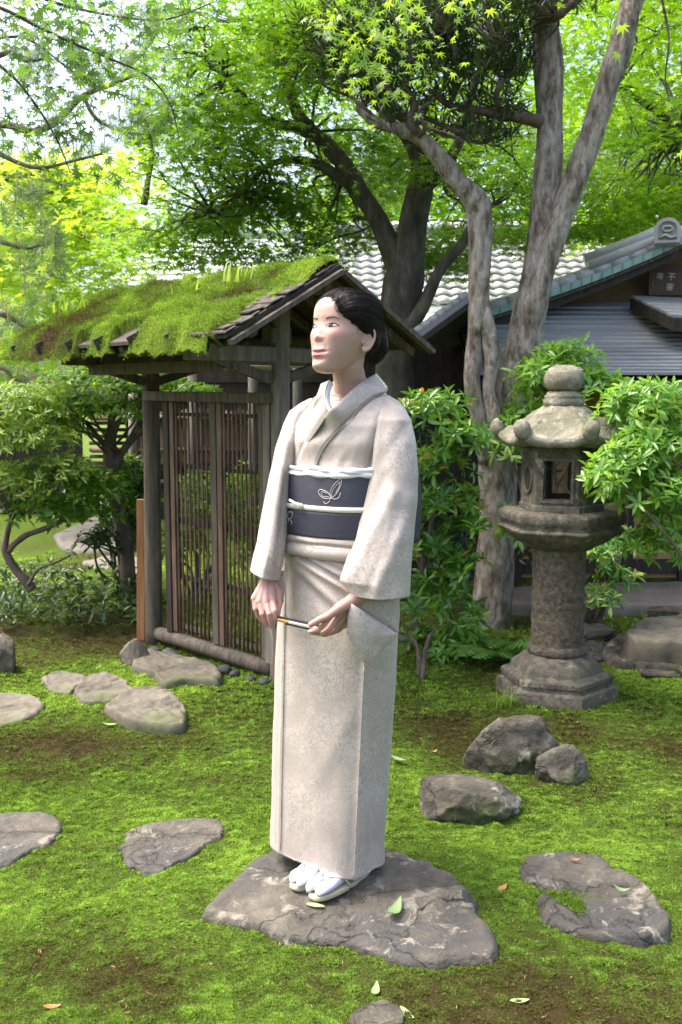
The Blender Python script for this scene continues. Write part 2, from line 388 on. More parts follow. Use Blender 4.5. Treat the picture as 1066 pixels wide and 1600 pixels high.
nb = bumpn(N, L, f, 1, .02); L.new(nb, B.inputs['Normal'])
tag(gb.build('ground', m, flat=False), kind='structure')

# ------------------------------------------------------------------ stones
STONES = []                                           # polygons (world xy) kept free of moss
def inside(x, y, poly):
    c = False; n = len(poly); j = n-1
    for i in range(n):
        xi, yi = poly[i][0], poly[i][1]; xj, yj = poly[j][0], poly[j][1]
        if (yi > y) != (yj > y) and x < (xj-xi)*(y-yi)/(yj-yi)+xi: c = not c
        j = i
    return c
def slab(px, h, mat, label, name='stepping_stone', cat='stone', rough=.012, hf=None, seed=0, zt=None, round_=.10, group=None):
    """a flat stone from its outline on the photograph's ground plane"""
    pts = [G(x, y, h*.7) for x, y in px]
    lp = catmull(pts+[pts[0]], 10)[:-1]
    n = len(lp); c = sum(lp, V((0, 0, 0)))/n
    lp = [q+(q-c).normalized()*.012*noise.noise(q*22+V((seed, 0, 0)))+(q-c).normalized()*.006*noise.noise(q*60) for q in lp]
    STONES.append(([(c.x+(q.x-c.x)*1.0, c.y+(q.y-c.y)*1.0) for q in lp], min(q.x for q in lp), max(q.x for q in lp), min(q.y for q in lp), max(q.y for q in lp)))
    z0 = hfun(c.x, c.y)
    prof = [(1.02, -.05), (1.012, h*.1), (.998, h*.45), (.982, h*.72), (.955, h*.9), (.925, h)]
    rings = []
    for s, z in prof:
        ring = []
        for i, q in enumerate(lp):
            d = q-c; jit = 1
            p = V((c.x+d.x*s*jit, c.y+d.y*s*jit, 0))
            dz = rough*(fbm(p+V((seed, 0, 0)), 5, 4))+rough*.5*noise.noise(p*30)
            zz = z0+z+(dz if z > 0 else 0)
            if hf and z > h*.5: zz += hf(p)*smooth(1.02-s, 0, .06)
            if h*.2 < z < h*.9:                       # layered broken side
                k2 = 1+.02*noise.noise(V((q.x*14, q.y*14, z*90+seed))); p = V((c.x+d.x*s*k2, c.y+d.y*s*k2, 0))
            ring.append(V((p.x, p.y, zz)))
        rings.append(ring)
    mb = MB(); mb.loft(rings, False)
    rim = rings[-1]; b0 = len(mb.v)-n; pl = [(q.x, q.y) for q in rim]
    ext = max(max(q[0] for q in pl)-min(q[0] for q in pl), max(q[1] for q in pl)-min(q[1] for q in pl)); stp = ext/64
    small = [(c.x+(q[0]-c.x)*.975, c.y+(q[1]-c.y)*.975) for q in pl]; ip = []
    gx_ = min(q[0] for q in pl)
    while gx_ < max(q[0] for q in pl):
        gy_ = min(q[1] for q in pl)
        while gy_ < max(q[1] for q in pl):
            jx, jy = gx_+random.Random(gx_*91+gy_).uniform(-.3, .3)*stp, gy_+random.Random(gy_*57+gx_).uniform(-.3, .3)*stp
            if inside(jx, jy, small): ip.append((jx, jy))
            gy_ += stp
        gx_ += stp
    cv, ce, cf, ov, oe, of = delaunay_2d_cdt([V(q) for q in pl+ip], [(i, (i+1) % n) for i in range(n)], [], 1, 1e-6)
    vs_ = []
    for q in cv:
        p = V((q.x, q.y, 0)); dz = rough*(fbm(p+V((seed, 0, 0)), 5, 4))+rough*.5*noise.noise(p*30)
        lay = noise.noise(V((q.x*4.5+seed, q.y*8, 1))); dz += rough*.45*(smooth(lay, .05, .1)+smooth(lay, -.3, -.25)+smooth(lay, .3, .34)-1.5)
        vs_.append(V((q.x, q.y, z0+h+dz+(hf(p) if hf else 0))))
    for i in range(n): vs_[i].z = rings[-1][i].z
    mb.add(vs_, cf)
    o = mb.build(name, mat, origin=V((c.x, c.y, z0)), flat=False)
    bm = bmesh.new(); bm.from_mesh(o.data); bmesh.ops.remove_doubles(bm, verts=bm.verts, dist=1e-5); bmesh.ops.recalc_face_normals(bm, faces=bm.faces); bm.to_mesh(o.data); bm.free()
    return tag(o, label, cat, group)
def boulder(px, py, wpx, hpx, dfrac, mat, label, name='boulder', seed=0, squash=2.2, tilt=0, flat=.0, rot=0, cut=None, sharp=.35, group=None):
    """a rounded rock: base centre at pixel, width and height in pixels at that depth"""
    b = G(px, py); d = b.y*cT+EYE*sT; wd = wpx/FPX*d; ht = hpx/FPX*d
    bm = bmesh.new(); bmesh.ops.create_icosphere(bm, subdivisions=5, radius=1)
    R = Matrix.Rotation(rot, 3, 'Z') @ Matrix.Rotation(tilt, 3, 'Y')
    g = random.Random(seed); planes = [(V((g.uniform(-1, 1), g.uniform(-1, 1), g.uniform(-.2, 1))).normalized(), g.uniform(.68, .9)) for _ in range(9)]
    for v in bm.verts:
        p = v.co.copy(); s = V((seed*3.1, 0, 0))
        p *= 1+.25*noise.noise(p*1.3+s)+.1*noise.noise(p*3+s)
        for nn, dd in planes:
            e = p.dot(nn)-dd
            if e > 0: p -= nn*e*(sharp+.4)
        p += p.normalized()*(.035*noise.noise(p*6+s)+.02*noise.noise(p*14+s))
        if flat and p.z > flat: p.z = flat+(p.z-flat)*.15
        p = V((p.x*wd/2, p.y*wd/2*dfrac, p.z*ht*.62+ht*.34))
        v.co = R @ p
    z0 = hfun(b.x, b.y)
    me = bpy.data.meshes.new(name); bm.to_mesh(me); bm.free()
    me.polygons.foreach_set('use_smooth', [True]*len(me.polygons)); me.materials.append(mat)
    o = bpy.data.objects.new(name, me); C.objects.link(o); o.location = (b.x, b.y, z0-.01)
    STONES.append(([(b.x+math.cos(t)*wd*.46, b.y+math.sin(t)*wd*.46*dfrac) for t in np.linspace(0, 6.2, 16)], b.x-wd/2, b.x+wd/2, b.y-wd/2, b.y+wd/2))
    return tag(o, label, 'rock', group)
SG = 'stones set in the moss'
ledge = [G(x, y, .04) for x, y in ((560, 1345), (640, 1352), (700, 1372), (735, 1402), (716, 1412), (668, 1420), (640, 1422), (588, 1412), (540, 1395), (500, 1370), (520, 1350))]
lpoly = [(q.x, q.y) for q in ledge]
def big_h(p):
    k = .0
    if inside(p.x, p.y, lpoly): k = .017
    return k
slab([(316, 1436), (352, 1395), (398, 1352), (440, 1332), (520, 1318), (600, 1334), (660, 1352), (712, 1378), (738, 1408), (742, 1428), (768, 1462), (776, 1492), (760, 1507), (700, 1512), (640, 1515), (585, 1496), (520, 1482), (450, 1476), (418, 1462), (376, 1452)],
     .022, M['slab'], 'large cracked flat stepping stone under the sandals of the person', hf=big_h, rough=.010, seed=3, group=SG)
def hole_h(p):
    q1, q2 = G(862, 1385, .03), G(930, 1437, .03); d = q2-q1; t = max(0, min(1, (p-q1).dot(d)/d.length_squared)); q = q1+d*t
    r = math.hypot(p.x-q.x, (p.y-q.y))
    return -.024*math.exp(-(r/.032)**2)
slab([(812, 1358), (828, 1340), (880, 1334), (935, 1340), (962, 1362), (1000, 1380), (1030, 1412), (1047, 1442), (1040, 1462), (1004, 1469), (940, 1466), (880, 1452), (846, 1440), (842, 1410), (850, 1392), (822, 1378)],
     .026, M['slab'], 'pitted grey stepping stone with a mossy hollow', hf=hole_h, rough=.012, seed=9, group=SG)
slab([(187, 1330), (205, 1300), (250, 1288), (310, 1280), (345, 1284), (350, 1302), (322, 1326), (290, 1346), (245, 1368), (205, 1358)],
     .014, M['slab'], 'flat wedge shaped stepping stone alone in moss', seed=14, rough=.008, group=SG)
slab([(-90, 1300), (-40, 1275), (40, 1269), (82, 1272), (97, 1290), (80, 1312), (50, 1330), (10, 1352), (-40, 1370), (-95, 1360)],
     .014, M['slab'], 'dark stepping stone cut off by the left picture edge', seed=21, rough=.008, group=SG)
slab([(-90, 1120), (-40, 1093), (10, 1086), (50, 1090), (68, 1103), (58, 1118), (20, 1134), (-40, 1142), (-90, 1140)],
     .022, M['smooth_stone'], 'round topped tan stone at the left edge below the shrubs', seed=25, rough=.01, group=SG)
slab([(66, 1060), (90, 1050), (130, 1056), (134, 1066), (118, 1076), (108, 1084), (82, 1080)], .02, M['smooth_stone'], 'smallest of three pale stones leading to the gate', seed=31, rough=.012, group=SG)
slab([(116, 1082), (130, 1062), (162, 1054), (192, 1064), (206, 1080), (198, 1094), (160, 1098), (128, 1096)], .03, M['smooth_stone'], 'middle one of three pale stones leading to the gate', seed=36, rough=.014, group=SG)
slab([(163, 1107), (190, 1085), (238, 1077), (272, 1090), (290, 1112), (290, 1132), (276, 1139), (240, 1137), (200, 1128)], .045, M['smooth_stone'], 'largest and nearest of three pale stones leading to the gate', seed=41, rough=.018, group=SG)
slab([(204, 1040), (214, 1024), (250, 1020), (330, 1038), (346, 1052), (340, 1064), (300, 1063), (255, 1067), (240, 1052)], .045, M['smooth_stone'], 'long flat step stone in front of the gate sill', seed=46, rough=.012, group=SG)
boulder(212, 1038, 46, 46, .8, M['smooth_stone'], 'upright grey stone wedged beside the gate post', seed=4, group=SG)
boulder(2, 1048, 56, 62, .8, M['smooth_stone'], 'blue grey upright rock at the left picture edge', seed=8, group=SG)
boulder(800, 1197, 150, 92, .7, M['boulder'], 'large mossy boulder in front of the lantern base', seed=11, group=SG, rot=.2)
boulder(881, 1219, 86, 58, .8, M['boulder'], 'small rounded rock leaning on the mossy boulder', seed=15, group=SG)
boulder(728, 1274, 166, 80, .62, M['boulder'], 'angular flat topped grey rock beside the person', seed=23, flat=.55, sharp=.6, group=SG, rot=-.1)
boulder(590, 1606, 90, 40, .7, M['boulder'], 'low rock barely showing at the bottom edge', seed=27, flat=.3, group=SG)
boulder(920, 998, 84, 42, .6, M['smooth_stone'], 'grey rock behind the lantern shaft', seed=33, flat=.4, group=SG)
boulder(1052, 972, 90, 38, .6, M['boulder'], 'dark rock on the flat step by the ochre wall', seed=35, flat=.5, group=SG)
slab([(942, 1010), (968, 990), (1020, 985), (1100, 985), (1110, 1030), (1060, 1040), (990, 1034), (950, 1026)], .06, M['boulder'], 'broad dark lower stone beyond the lantern', seed=52, rough=.02, group=SG)
slab([(974, 1000), (1000, 978), (1050, 972), (1120, 974), (1120, 1018), (1050, 1016), (990, 1010)], .16, M['smooth_stone'], 'round stone step lying on the broad dark stone', seed=55, rough=.02, group=SG)
boulder(1030, 1052, 66, 20, .6, M['boulder'], 'low mossy hump stone beyond the lantern', seed=57, flat=.4, group=SG)
slab([(770, 930), (820, 920), (960, 915), (1160, 915), (1160, 948), (960, 948), (780, 945)], .08, M['paving'], 'long low paving kerb before the ochre wall', name='stone_step', seed=61, rough=.006)
slab([(84, 834), (130, 816), (190, 812), (240, 824), (235, 850), (150, 858), (100, 852)], .03, M['paving'], 'pale paved path stone behind the left shrubs', seed=64, rough=.01, group=SG)
slab([(128, 876), (180, 866), (240, 874), (240, 892), (190, 890)], .03, M['paving'], 'narrow path stone near the pruned tree trunk', seed=66, rough=.01, group=SG)
slab([(60, 806), (120, 796), (200, 798), (200, 808), (100, 812)], .03, M['paving'], 'distant paved path stone in the left shade', seed=68, rough=.01, group=SG)
# pebbles under the sill and beyond the lantern
g = random.Random(5); pm = []
for k in range(4):
    bm = bmesh.new(); bmesh.ops.create_icosphere(bm, subdivisions=2, radius=1)
    for v in bm.verts: v.co *= 1+.25*noise.noise(v.co*1.5+V((k*7, 0, 0)))
    me = bpy.data.meshes.new('pebble'); bm.to_mesh(me); bm.free(); me.polygons.foreach_set('use_smooth', [True]*len(me.polygons)); me.materials.append(M['pebble']); pm.append(me)
def pebbles(spots, label, group):
    for q, s in spots:
        o = bpy.data.objects.new('pebble', g.choice(pm)); C.objects.link(o); o.location = (q.x, q.y, hfun(q.x, q.y)+s*.35)
        o.scale = (s*g.uniform(.8, 1.3), s, s*g.uniform(.55, .8)); o.rotation_euler = (0, 0, g.uniform(0, 6))
        tag(o, label, 'pebble', group)
sp = []
for i in range(11):
    t = i/10; q = G(238+(428-238)*t, 1022+(1076-1022)*t); sp.append((q+V((g.uniform(-.02, .02), g.uniform(-.02, .02), 0)), g.uniform(.026, .046)))
pebbles(sp, 'dark rounded stone in the row under the gate sill', 'dark stones under the gate sill')
sp = [(G(g.uniform(896, 966), g.uniform(1004, 1032)), g.uniform(.014, .026)) for i in range(70)]
pebbles(sp, 'small grey pebble in the patch beyond the lantern', 'grey pebbles beyond the lantern')

# ------------------------------------------------------------------ moss shoots (uncountable)
def moss_field():
    r = np.random.default_rng(3); pos, siz, tn = [], [], []
    def add(n, y0, y1, s0, s1):
        cnt = 0
        while cnt < n:
            py = r.uniform(y0, y1); q = G(r.uniform(-30, 1096), py)
            ok = True
            for poly, x0, x1, a0, a1 in STONES:
                if x0 < q.x < x1 and a0 < q.y < a1 and inside(q.x, q.y, poly): ok = False; break
            cnt += 1
            if not ok: continue
            b = brown(q.x, q.y); clump = noise.noise(V((q.x*26, q.y*26, 1)))
            s = r.uniform(s0, s1)*(.6+.5*b)*(1+.5*clump)*(1+.45*noise.noise(V((q.x*5, q.y*5, 7))))
            pos.append((q.x, q.y, hfun(q.x, q.y)-.001+.007*max(0, clump+.2))); siz.append(s); tn.append(min(1, max(0, b-.04+r.normal()*.15+clump*.2+.12*noise.noise(V((q.x*6, q.y*6, 11))))))
    add(210000, 1290, 1640, .0055, .0105)
    add(110000, 1120, 1300, .008, .0145)
    add(42000, 1000, 1125, .012, .022)
    add(7000, 860, 1005, .02, .045)
    n = len(pos); pos = np.array(pos); siz = np.array(siz); tn = np.array(tn)
    ax = np.column_stack([r.normal(size=n)*.45, r.normal(size=n)*.45, np.ones(n)])
    nr = rnd_unit(n, r)
    T = ([], [])
    for k in range(4):
        a = k*math.pi/2+.4; c_, s_ = math.cos(a), math.sin(a); b0 = len(T[0])
        T[0].extend([(c_*.08-s_*.2, .12, s_*.08+c_*.2), (c_*.08+s_*.2, .12, s_*.08-c_*.2), (c_*.62, .5, s_*.62)]); T[1].append((b0, b0+1, b0+2))
    o = scatter('moss', M['moss'], pos, ax, nr, siz, T, tint=tn)
    tag(o, 'bright green moss shoots carpeting the garden floor', 'moss', kind='stuff')
moss_field()
# moss growing in the hollow of the pitted stone and at the crack of the large stone
def moss_patch(cx, cy, rx, ry, n, z, label):
    r = np.random.default_rng(int(cx)); c = G(cx, cy, z); q = r.normal(size=(n, 2))*.5
    pos = np.column_stack([c.x+q[:, 0]*rx+q[:, 1]*rx*.3, c.y+q[:, 1]*ry-q[:, 0]*ry*.8, np.full(n, z)])
    ax = np.column_stack([r.normal(size=n)*.6, r.normal(size=n)*.6, np.ones(n)])
    o = scatter('moss_tuft', M['moss'], pos, ax, rnd_unit(n, r), r.uniform(.008, .02, n), OVATE2, tint=r.uniform(.5, .9, n), origin=c)
    tag(o, label, 'moss', kind='stuff')
moss_patch(900, 1412, .085, .04, 1500, .012, 'moss filling the hollow of the pitted stone')
moss_patch(716, 1418, .02, .02, 200, .03, 'tiny plant in the crack of the large stone')

def litter():
    r = np.random.default_rng(77); n = 900; pos = []
    while len(pos) < n:
        q = G(r.uniform(-20, 1086), r.uniform(1060, 1600)); b = brown(q.x, q.y)
        if r.random() < .75*b: continue
        pos.append((q.x, q.y, hfun(q.x, q.y)+.006+.004*r.random()))
    a = r.uniform(0, 6.28, n)
    o = scatter('leaf_litter', leafmat('litter', [(0, (.05, .028, .014)), (.6, (.15, .09, .045)), (1, (.33, .22, .11))], .1, .8, .2), np.array(pos), np.column_stack([np.cos(a), np.sin(a), r.normal(size=n)*.15]), rnd_unit(n, r)*.3+np.array([0, 0, 1]), r.uniform(.006, .022, n), LANCE, tint=r.random(n))
    tag(o, 'scattered dry litter and twig bits on the moss', 'litter', kind='stuff')
litter()
# ------------------------------------------------------------------ tea house on the right
g = random.Random(11)
TX = lambda px, Y, z: Pz(px, Y, z).x
th = empty('tea_house', (2.2, 6.75, 0), 'low tea house with ochre wall and aged copper roof behind the lantern', 'building')
mb = MB(); x0, x1 = TX(775, 6.75, .5), 5.2
mb.box(((x0+x1)/2, 6.80, .78), (x1-x0, .1, 1.45)); mb.build('wall', M['ochre'], th)
for px in (792, 898, 985, 1075, 1180):
    x = TX(px, 6.72, .8); MB().box((x, 6.73, .76), (.075, .05, 1.5)).build('wall_post', M['dark_wood'], th)
for z, h in ((.14, .1), (.62, .05), (1.05, .05)):
    MB().box(((x0+x1)/2, 6.738, z), (x1-x0, .03, h)).build('wall_rail', M['dark_wood'], th)
MB().box(((TX(560, 7.3, 1)+x0)/2+.2, 7.3, .85), (x0-TX(560, 7.3, 1)+.6, .08, 1.75)).build('interior_shade', M['dark_wood'], th)  # dark sheet standing in for the shade inside the house
# copper roof in long overlapping courses
eY, eZ, tY, tZ = 5.95, 1.465, 7.12, 2.0
lx0 = TX(742, eY, eZ); NC = 17
rf = MB().add([(lx0, eY+.02, eZ-.09), (5.4, eY+.02, eZ-.09), (5.4, tY, tZ-.09), (lx0, tY, tZ-.09),
               (lx0, eY+.02, eZ-.06), (5.4, eY+.02, eZ-.06), (5.4, tY, tZ-.06), (lx0, tY, tZ-.06)],
              [(3, 2, 1, 0), (4, 5, 6, 7), (0, 1, 5, 4), (1, 2, 6, 5), (2, 3, 7, 6), (3, 0, 4, 7)]).build('roof', M['dark_wood'], th)
for i in range(NC):
    a, b = i/NC, (i+1.25)/NC
    mbc = MB(); n = 30; top = []; bot = []
    for k in range(n+1):
        x = lx0+(5.4-lx0)*k/n; wv = .006*noise.noise(V((x*1.4, i*.7, 0)))
        def sag(q): return .045*(q-.5)**2*4-.045
        za, zb = eZ+(tZ-eZ)*a+sag(a)+.024+wv, eZ+(tZ-eZ)*b+sag(b)+.008+wv
        ya, yb = eY+(tY-eY)*a, eY+(tY-eY)*b
        top += [(x, ya, za-.017), (x, ya, za), (x, yb, zb)]
    fs = []
    for k in range(n):
        o = k*3; fs += [(o, o+3, o+4, o+1), (o+1, o+4, o+5, o+2)]
    mbc.add(top, fs).build('roof_course', M['copper'], rf, flat=True)
MB().box(((lx0+5.4)/2, eY+.03, eZ-.05), (5.4-lx0, .05, .06)).build('eave_board', M['dark_wood'], rf)
MB().tube([(lx0, eY+.14, eZ-.075), (5.4, eY+.14, eZ-.075)], .022, 8).build('eave_pole', M['grey_wood'], rf)
for k in range(14):
    x = lx0+.12+k*.24; MB().bar((x, eY+.06, eZ-.11), (x, tY-.2, tZ-.15), .035, .035).build('rafter', M['dark_wood'], rf)
# raised skylight box on the roof
A_, B_, C_, D_ = P(985, 468, 6.95), P(1140, 476, 6.95), P(1175, 505, 6.3), P(1052, 500, 6.3)
up = V((0, 0, .07))
sk = MB().add([A_-up, B_-up, C_-up, D_-up, A_+up*.1, B_+up*.1, C_+up*.1, D_+up*.1], [(3, 2, 1, 0), (4, 7, 6, 5), (0, 1, 5, 4), (1, 2, 6, 5), (2, 3, 7, 6), (3, 0, 4, 7)]).build('skylight', M['dark_wood'], th)
for i in range(6):
    t0, t1 = i/6, (i+.85)/6
    q = [A_.lerp(D_, t0), B_.lerp(C_, t0), B_.lerp(C_, t1), A_.lerp(D_, t1)]
    MB().add([p+V((0, 0, .012)) for p in q]+[p+V((0, 0, .03)) for p in q], [(3, 2, 1, 0), (4, 5, 6, 7), (0, 1, 5, 4), (1, 2, 6, 5), (2, 3, 7, 6), (3, 0, 4, 7)]).build('skylight_slat', M['copper'], sk)
# gable wall and its roof edge
gY = 7.2
g0, g1 = P(752, 505, gY), P(1150, 350, gY)
MB().add([(g0.x, gY, 1.7), (g1.x, gY, 1.7), (g1.x, gY, g1.z-.05), (g0.x, gY, g0.z-.05), (g0.x, gY+.08, 1.7), (g1.x, gY+.08, 1.7), (g1.x, gY+.08, g1.z-.05), (g0.x, gY+.08, g0.z-.05)],
         [(0, 1, 2, 3), (7, 6, 5, 4), (1, 5, 6, 2), (0, 3, 7, 4), (3, 2, 6, 7)]).build('gable_wall', M['gable_clay'], th)
vY = 6.75
v0, v1 = P(742, 497, vY), P(1160, 333, vY)
vm = [v0.lerp(v1, t)+V((0, 0, -.05*math.sin(math.pi*t))) for t in np.linspace(0, 1, 13)]
gr = MB(); rings = []
for p in vm: rings.append([p+V((0, .03, -.03)), p+V((0, 2.2, -.03)), p+V((0, 2.2, .01)), p+V((0, .03, .01))])
gr = gr.loft(rings).build('gable_roof', M['dark_wood'], th)
mbx = MB(); mbx.loft([[p+V((0, 0, -.02)), p+V((0, .06, -.02)), p+V((0, .06, .028)), p+V((0, 0, .028))] for p in vm]).build('copper_edge', M['verdigris'], gr)
mbx = MB(); mbx.loft([[p+V((0, .05, -.10)), p+V((0, .09, -.10)), p+V((0, .09, -.025)), p+V((0, .05, -.025))] for p in vm]).build('bargeboard', M['dark_wood'], gr)
mbx = MB(); mbx.loft([[p+V((0, .02, -.045)), p+V((0, .045, -.045)), p+V((0, .045, -.026)), p+V((0, .02, -.026))] for p in vm]).build('edge_batten', M['old_wood'], gr)
for k in range(26):                                   # seams of the copper edge
    t = (k+.5)/26; p = v0.lerp(v1, t)+V((0, 0, -.05*math.sin(math.pi*t))); MB().box(p+V((0, -.003, .004)), (.006, .012, .05)).build('edge_seam', M['copper'], gr)
tl = MB(); pr = []
for a in np.linspace(-.2, math.pi+.2, 9): pr.append((math.cos(a)*.05, math.sin(a)*.05))
for row, (dy, dz, r) in enumerate(((.14, .035, 1), (.33, .05, 1))):
    for k in range(15):
        t0, t1 = k/15, (k+1.06)/15
        q0, q1 = v0.lerp(v1, t0)+V((0, dy, dz-.05*math.sin(math.pi*t0))), v0.lerp(v1, min(1, t1))+V((0, dy, dz-.05*math.sin(math.pi*t1)))
        MB().tube([q0, q0.lerp(q1, .93), q0.lerp(q1, .94), q1], [.058, .055, .048, .046], 12).build('verge_tile', M['kawara'], gr, flat=False)
# descending ridge and its end tile
r0, r1 = P(915, 408, 6.98), P(1046, 357, 6.98)
MB().tube([r0, r0.lerp(r1, .5)+V((0, 0, -.004)), r1], .05, 12).build('ridge_tile', M['kawara'], gr, flat=False)
MB().tube([r0+V((.0, -.1, -.055)), r1+V((0, -.1, -.055))], .042, 12).build('ridge_tile', M['kawara'], gr, flat=False)
oc = P(1043, 366, 6.72); ou = MB(); R_ = Matrix.Rotation(-.32, 3, 'Z')
prof = [(-.085, -.07), (.085, -.07), (.085, .03)]+[(math.cos(a)*.085, .03+math.sin(a)*.075) for a in np.linspace(.3, math.pi-.3, 9)]+[(-.085, .03)]
ou.loft([[oc+R_ @ V((x, y, z)) for x, z in prof] for y in (-.03, .05)])
oo = ou.build('ridge_end_tile', M['kawara'], gr, bevel=.006)
MB().loft([[oc+R_ @ V((x*k, y, z*k+.004)) for x, z in prof] for y, k in ((-.034, .95), (-.05, .95), (-.05, .72), (-.034, .72))], caps=False).build('raised_rim', M['kawara'], oo)
mo = MB(); mo.tube([oc+R_ @ V((math.cos(a)*.032, -.042, .03+math.sin(a)*.018)) for a in np.linspace(0, 2*math.pi, 15)], .008, 6); mo.build('eye_ornament', M['kawara'], oo, flat=False)
MB().tube([oc+R_ @ V((-.05, -.04, -.03)), oc+R_ @ V((-.01, -.045, -.01)), oc+R_ @ V((.02, -.045, -.03)), oc+R_ @ V((.06, -.04, -.02))], .01, 6).build('scroll_ornament', M['kawara'], oo, flat=False)
MB().ball(P(935, 445, gY-.05), .05, .06, .05).build('beam_end', M['dark_wood'], th, flat=False)
MB().bar(P(760, 468+30, gY-.03), P(1200, 468, gY-.03), .05, .09).build('gable_beam', M['dark_wood'], th)
# hanging sign board
sy = gY-.12; sc0 = P(1045, 438, sy)
sg = MB().box(sc0, (.30, .022, .225), Matrix.Rotation(-.12, 3, 'X')).build('sign_board', surf('sign_wood', [(.3, (.045, .026, .012)), (.7, (.1, .058, .028))], 5, stretch=(1, 1, 5), bump=(.3, .002), rough=.6), origin=sc0, bevel=.004)
tag(sg, 'brown wooden name board with pale brushed characters under the gable', 'sign')
pale = plain('sign_letter_paint', (.75, .68, .48), .7)
def letter(ch, px, py, size):
    cu = bpy.data.curves.new('lettering', 'FONT'); cu.body = ch; cu.size = size; cu.extrude = .0015; cu.align_x = 'CENTER'; cu.align_y = 'CENTER'
    cu.shear = .12; cu.offset = -.0006
    cu.materials.append(pale); tmp = bpy.data.objects.new('tmp', cu); C.objects.link(tmp); bpy.context.view_layer.update()
    me = bpy.data.meshes.new_from_object(tmp.evaluated_get(bpy.context.evaluated_depsgraph_get())); bpy.data.objects.remove(tmp)
    o = bpy.data.objects.new('lettering', me); C.objects.link(o); o.parent = sg
    q = P(px, py, sy-.0155); o.location = q-sc0; o.location.y = -.0135+(q.z-sc0.z)*.1205
    o.rotation_euler = (math.pi/2-.12, .1, 0)
    if not me.materials: me.materials.append(pale)
letter('不', 1049, 433, .062); letter('審', 1046, 449, .058); letter('庵', 1031, 432, .055)
for i, ch in enumerate('千宗左書之'): letter(ch, 1021-.35*i, 428+i*5.6, .02)

# ------------------------------------------------------------------ small side gable left of the tree
sgb = empty('side_porch', P(715, 540, 6.1)*1, 'small dark gabled porch roof between the maple and the pale trunk', 'building')
pk, lf, rt = P(733, 472, 5.85), P(652, 531, 5.85), P(762, 556, 5.85)
for nm, e in (('porch_roof', lf), ('porch_roof', rt)):
    nrm = V((0, 0, .035)); bk = V((.35, 1.4, .0))
    MB().add([pk, e, e+bk, pk+bk, pk+nrm, e+nrm, e+bk+nrm, pk+bk+nrm], [(0, 1, 2, 3), (7, 6, 5, 4), (0, 4, 5, 1), (1, 5, 6, 2), (3, 2, 6, 7), (0, 3, 7, 4)]).build(nm, M['copper'], sgb)
    d = (e-pk)
    MB().bar(pk+V((0, -.02, -.02)), e+V((0, -.02, -.02)), .03, .075, up=(0, 1, 0)).build('bargeboard', M['dark_wood'], sgb)
    for k in range(7):
        t0, t1 = k/7, (k+1.04)/7
        MB().tube([pk.lerp(e, t0)+V((0, .05, .05)), pk.lerp(e, t1)+V((0, .05, .05))], [.026, .03], 8).build('verge_tile', M['kawara'], sgb, flat=False)
MB().box((pk.x+.02, 6.75, .75), (1.0, .06, 1.5)).build('interior_shade', M['dark_wood'], sgb)  # dark sheet standing in for the shade in the porch opening
MB().bar(P(640, 625, 6.0), P(800, 618, 6.0), .06, .06).build('porch_beam', M['dark_wood'], sgb)

# ------------------------------------------------------------------ tiled house further back
hb = empty('tiled_house', (1.2, 9.6, 0), 'long house with pale grey pantile roof behind the tree trunks', 'building')
aY, bY = 8.7, 10.3
aZ = P(700, 476, aY).z; bZ = P(700, 366, bY).z
hx0, hx1 = TX(575, aY, aZ)-.3, TX(985, aY, aZ)+.6
sl = V((0, bY-aY, bZ-aZ)); sn = sl.cross(V((-1, 0, 0))).normalized(); sn = sn if sn.z > 0 else -sn
base = MB().add([(hx0, aY, aZ-.05), (hx1, aY, aZ-.05), (hx1, bY, bZ-.05), (hx0, bY, bZ-.05), (hx0, aY, aZ-.005), (hx1, aY, aZ-.005), (hx1, bY, bZ-.005), (hx0, bY, bZ-.005)],
    [(3, 2, 1, 0), (4, 5, 6, 7), (0, 1, 5, 4), (1, 2, 6, 5), (2, 3, 7, 6), (3, 0, 4, 7)]).build('roof', M['kawara'], hb)
tw, rows = .134, 11
th_ = sl.length/rows
tp = []; tn = 8
for j, (yy, zz) in enumerate(((0, .0), (0, .028), (th_*1.15, .006))):
    for k in range(tn+1):
        x = tw*1.04*k/tn; s = k/tn
        hgt = .010*math.sin(math.pi*2*s*.95-.4)
        tp.append((x, yy, zz+hgt))
fs = [(j*(tn+1)+k, j*(tn+1)+k+1, (j+1)*(tn+1)+k+1, (j+1)*(tn+1)+k) for j in range(2) for k in range(tn)]
tm = MB().add(tp, fs).mesh('tile')
q = Matrix((V((1, 0, 0)), sl.normalized(), sn)).transposed().to_quaternion()
ncol = int((hx1-hx0)/tw)
for j in range(rows):
    for i in range(ncol):
        piece(tm, 'tile', M['kawara'], base, V((hx0+i*tw, aY, aZ))+sl*(j/rows)+sn*.004+V((g.uniform(-.002, .002), 0, 0)), q)
for k in range(int((hx1-hx0)/.3)):
    MB().tube([(hx0+k*.3, bY, bZ+.05), (hx0+k*.3+.31, bY, bZ+.05)], [.085, .075], 12).build('ridge_tile', M['kawara'], hb, flat=False)
MB().box(((hx0+hx1)/2, aY-.02, aZ-.06), (hx1-hx0, .1, .07)).build('gutter', M['siding'], hb)
MB().box(((hx0+hx1)/2, aY-.55, aZ-.22), (hx1-hx0, 1.0, .03), Matrix.Rotation(.25, 3, 'X')).build('lower_roof', M['siding'], hb)
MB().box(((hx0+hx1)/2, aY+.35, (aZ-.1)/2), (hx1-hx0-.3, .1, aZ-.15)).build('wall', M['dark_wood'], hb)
MB().box(((hx0+hx1)/2, aY-.9, aZ-.42), (hx1-hx0, .12, .10)).build('eave_board', M['dark_wood'], hb)

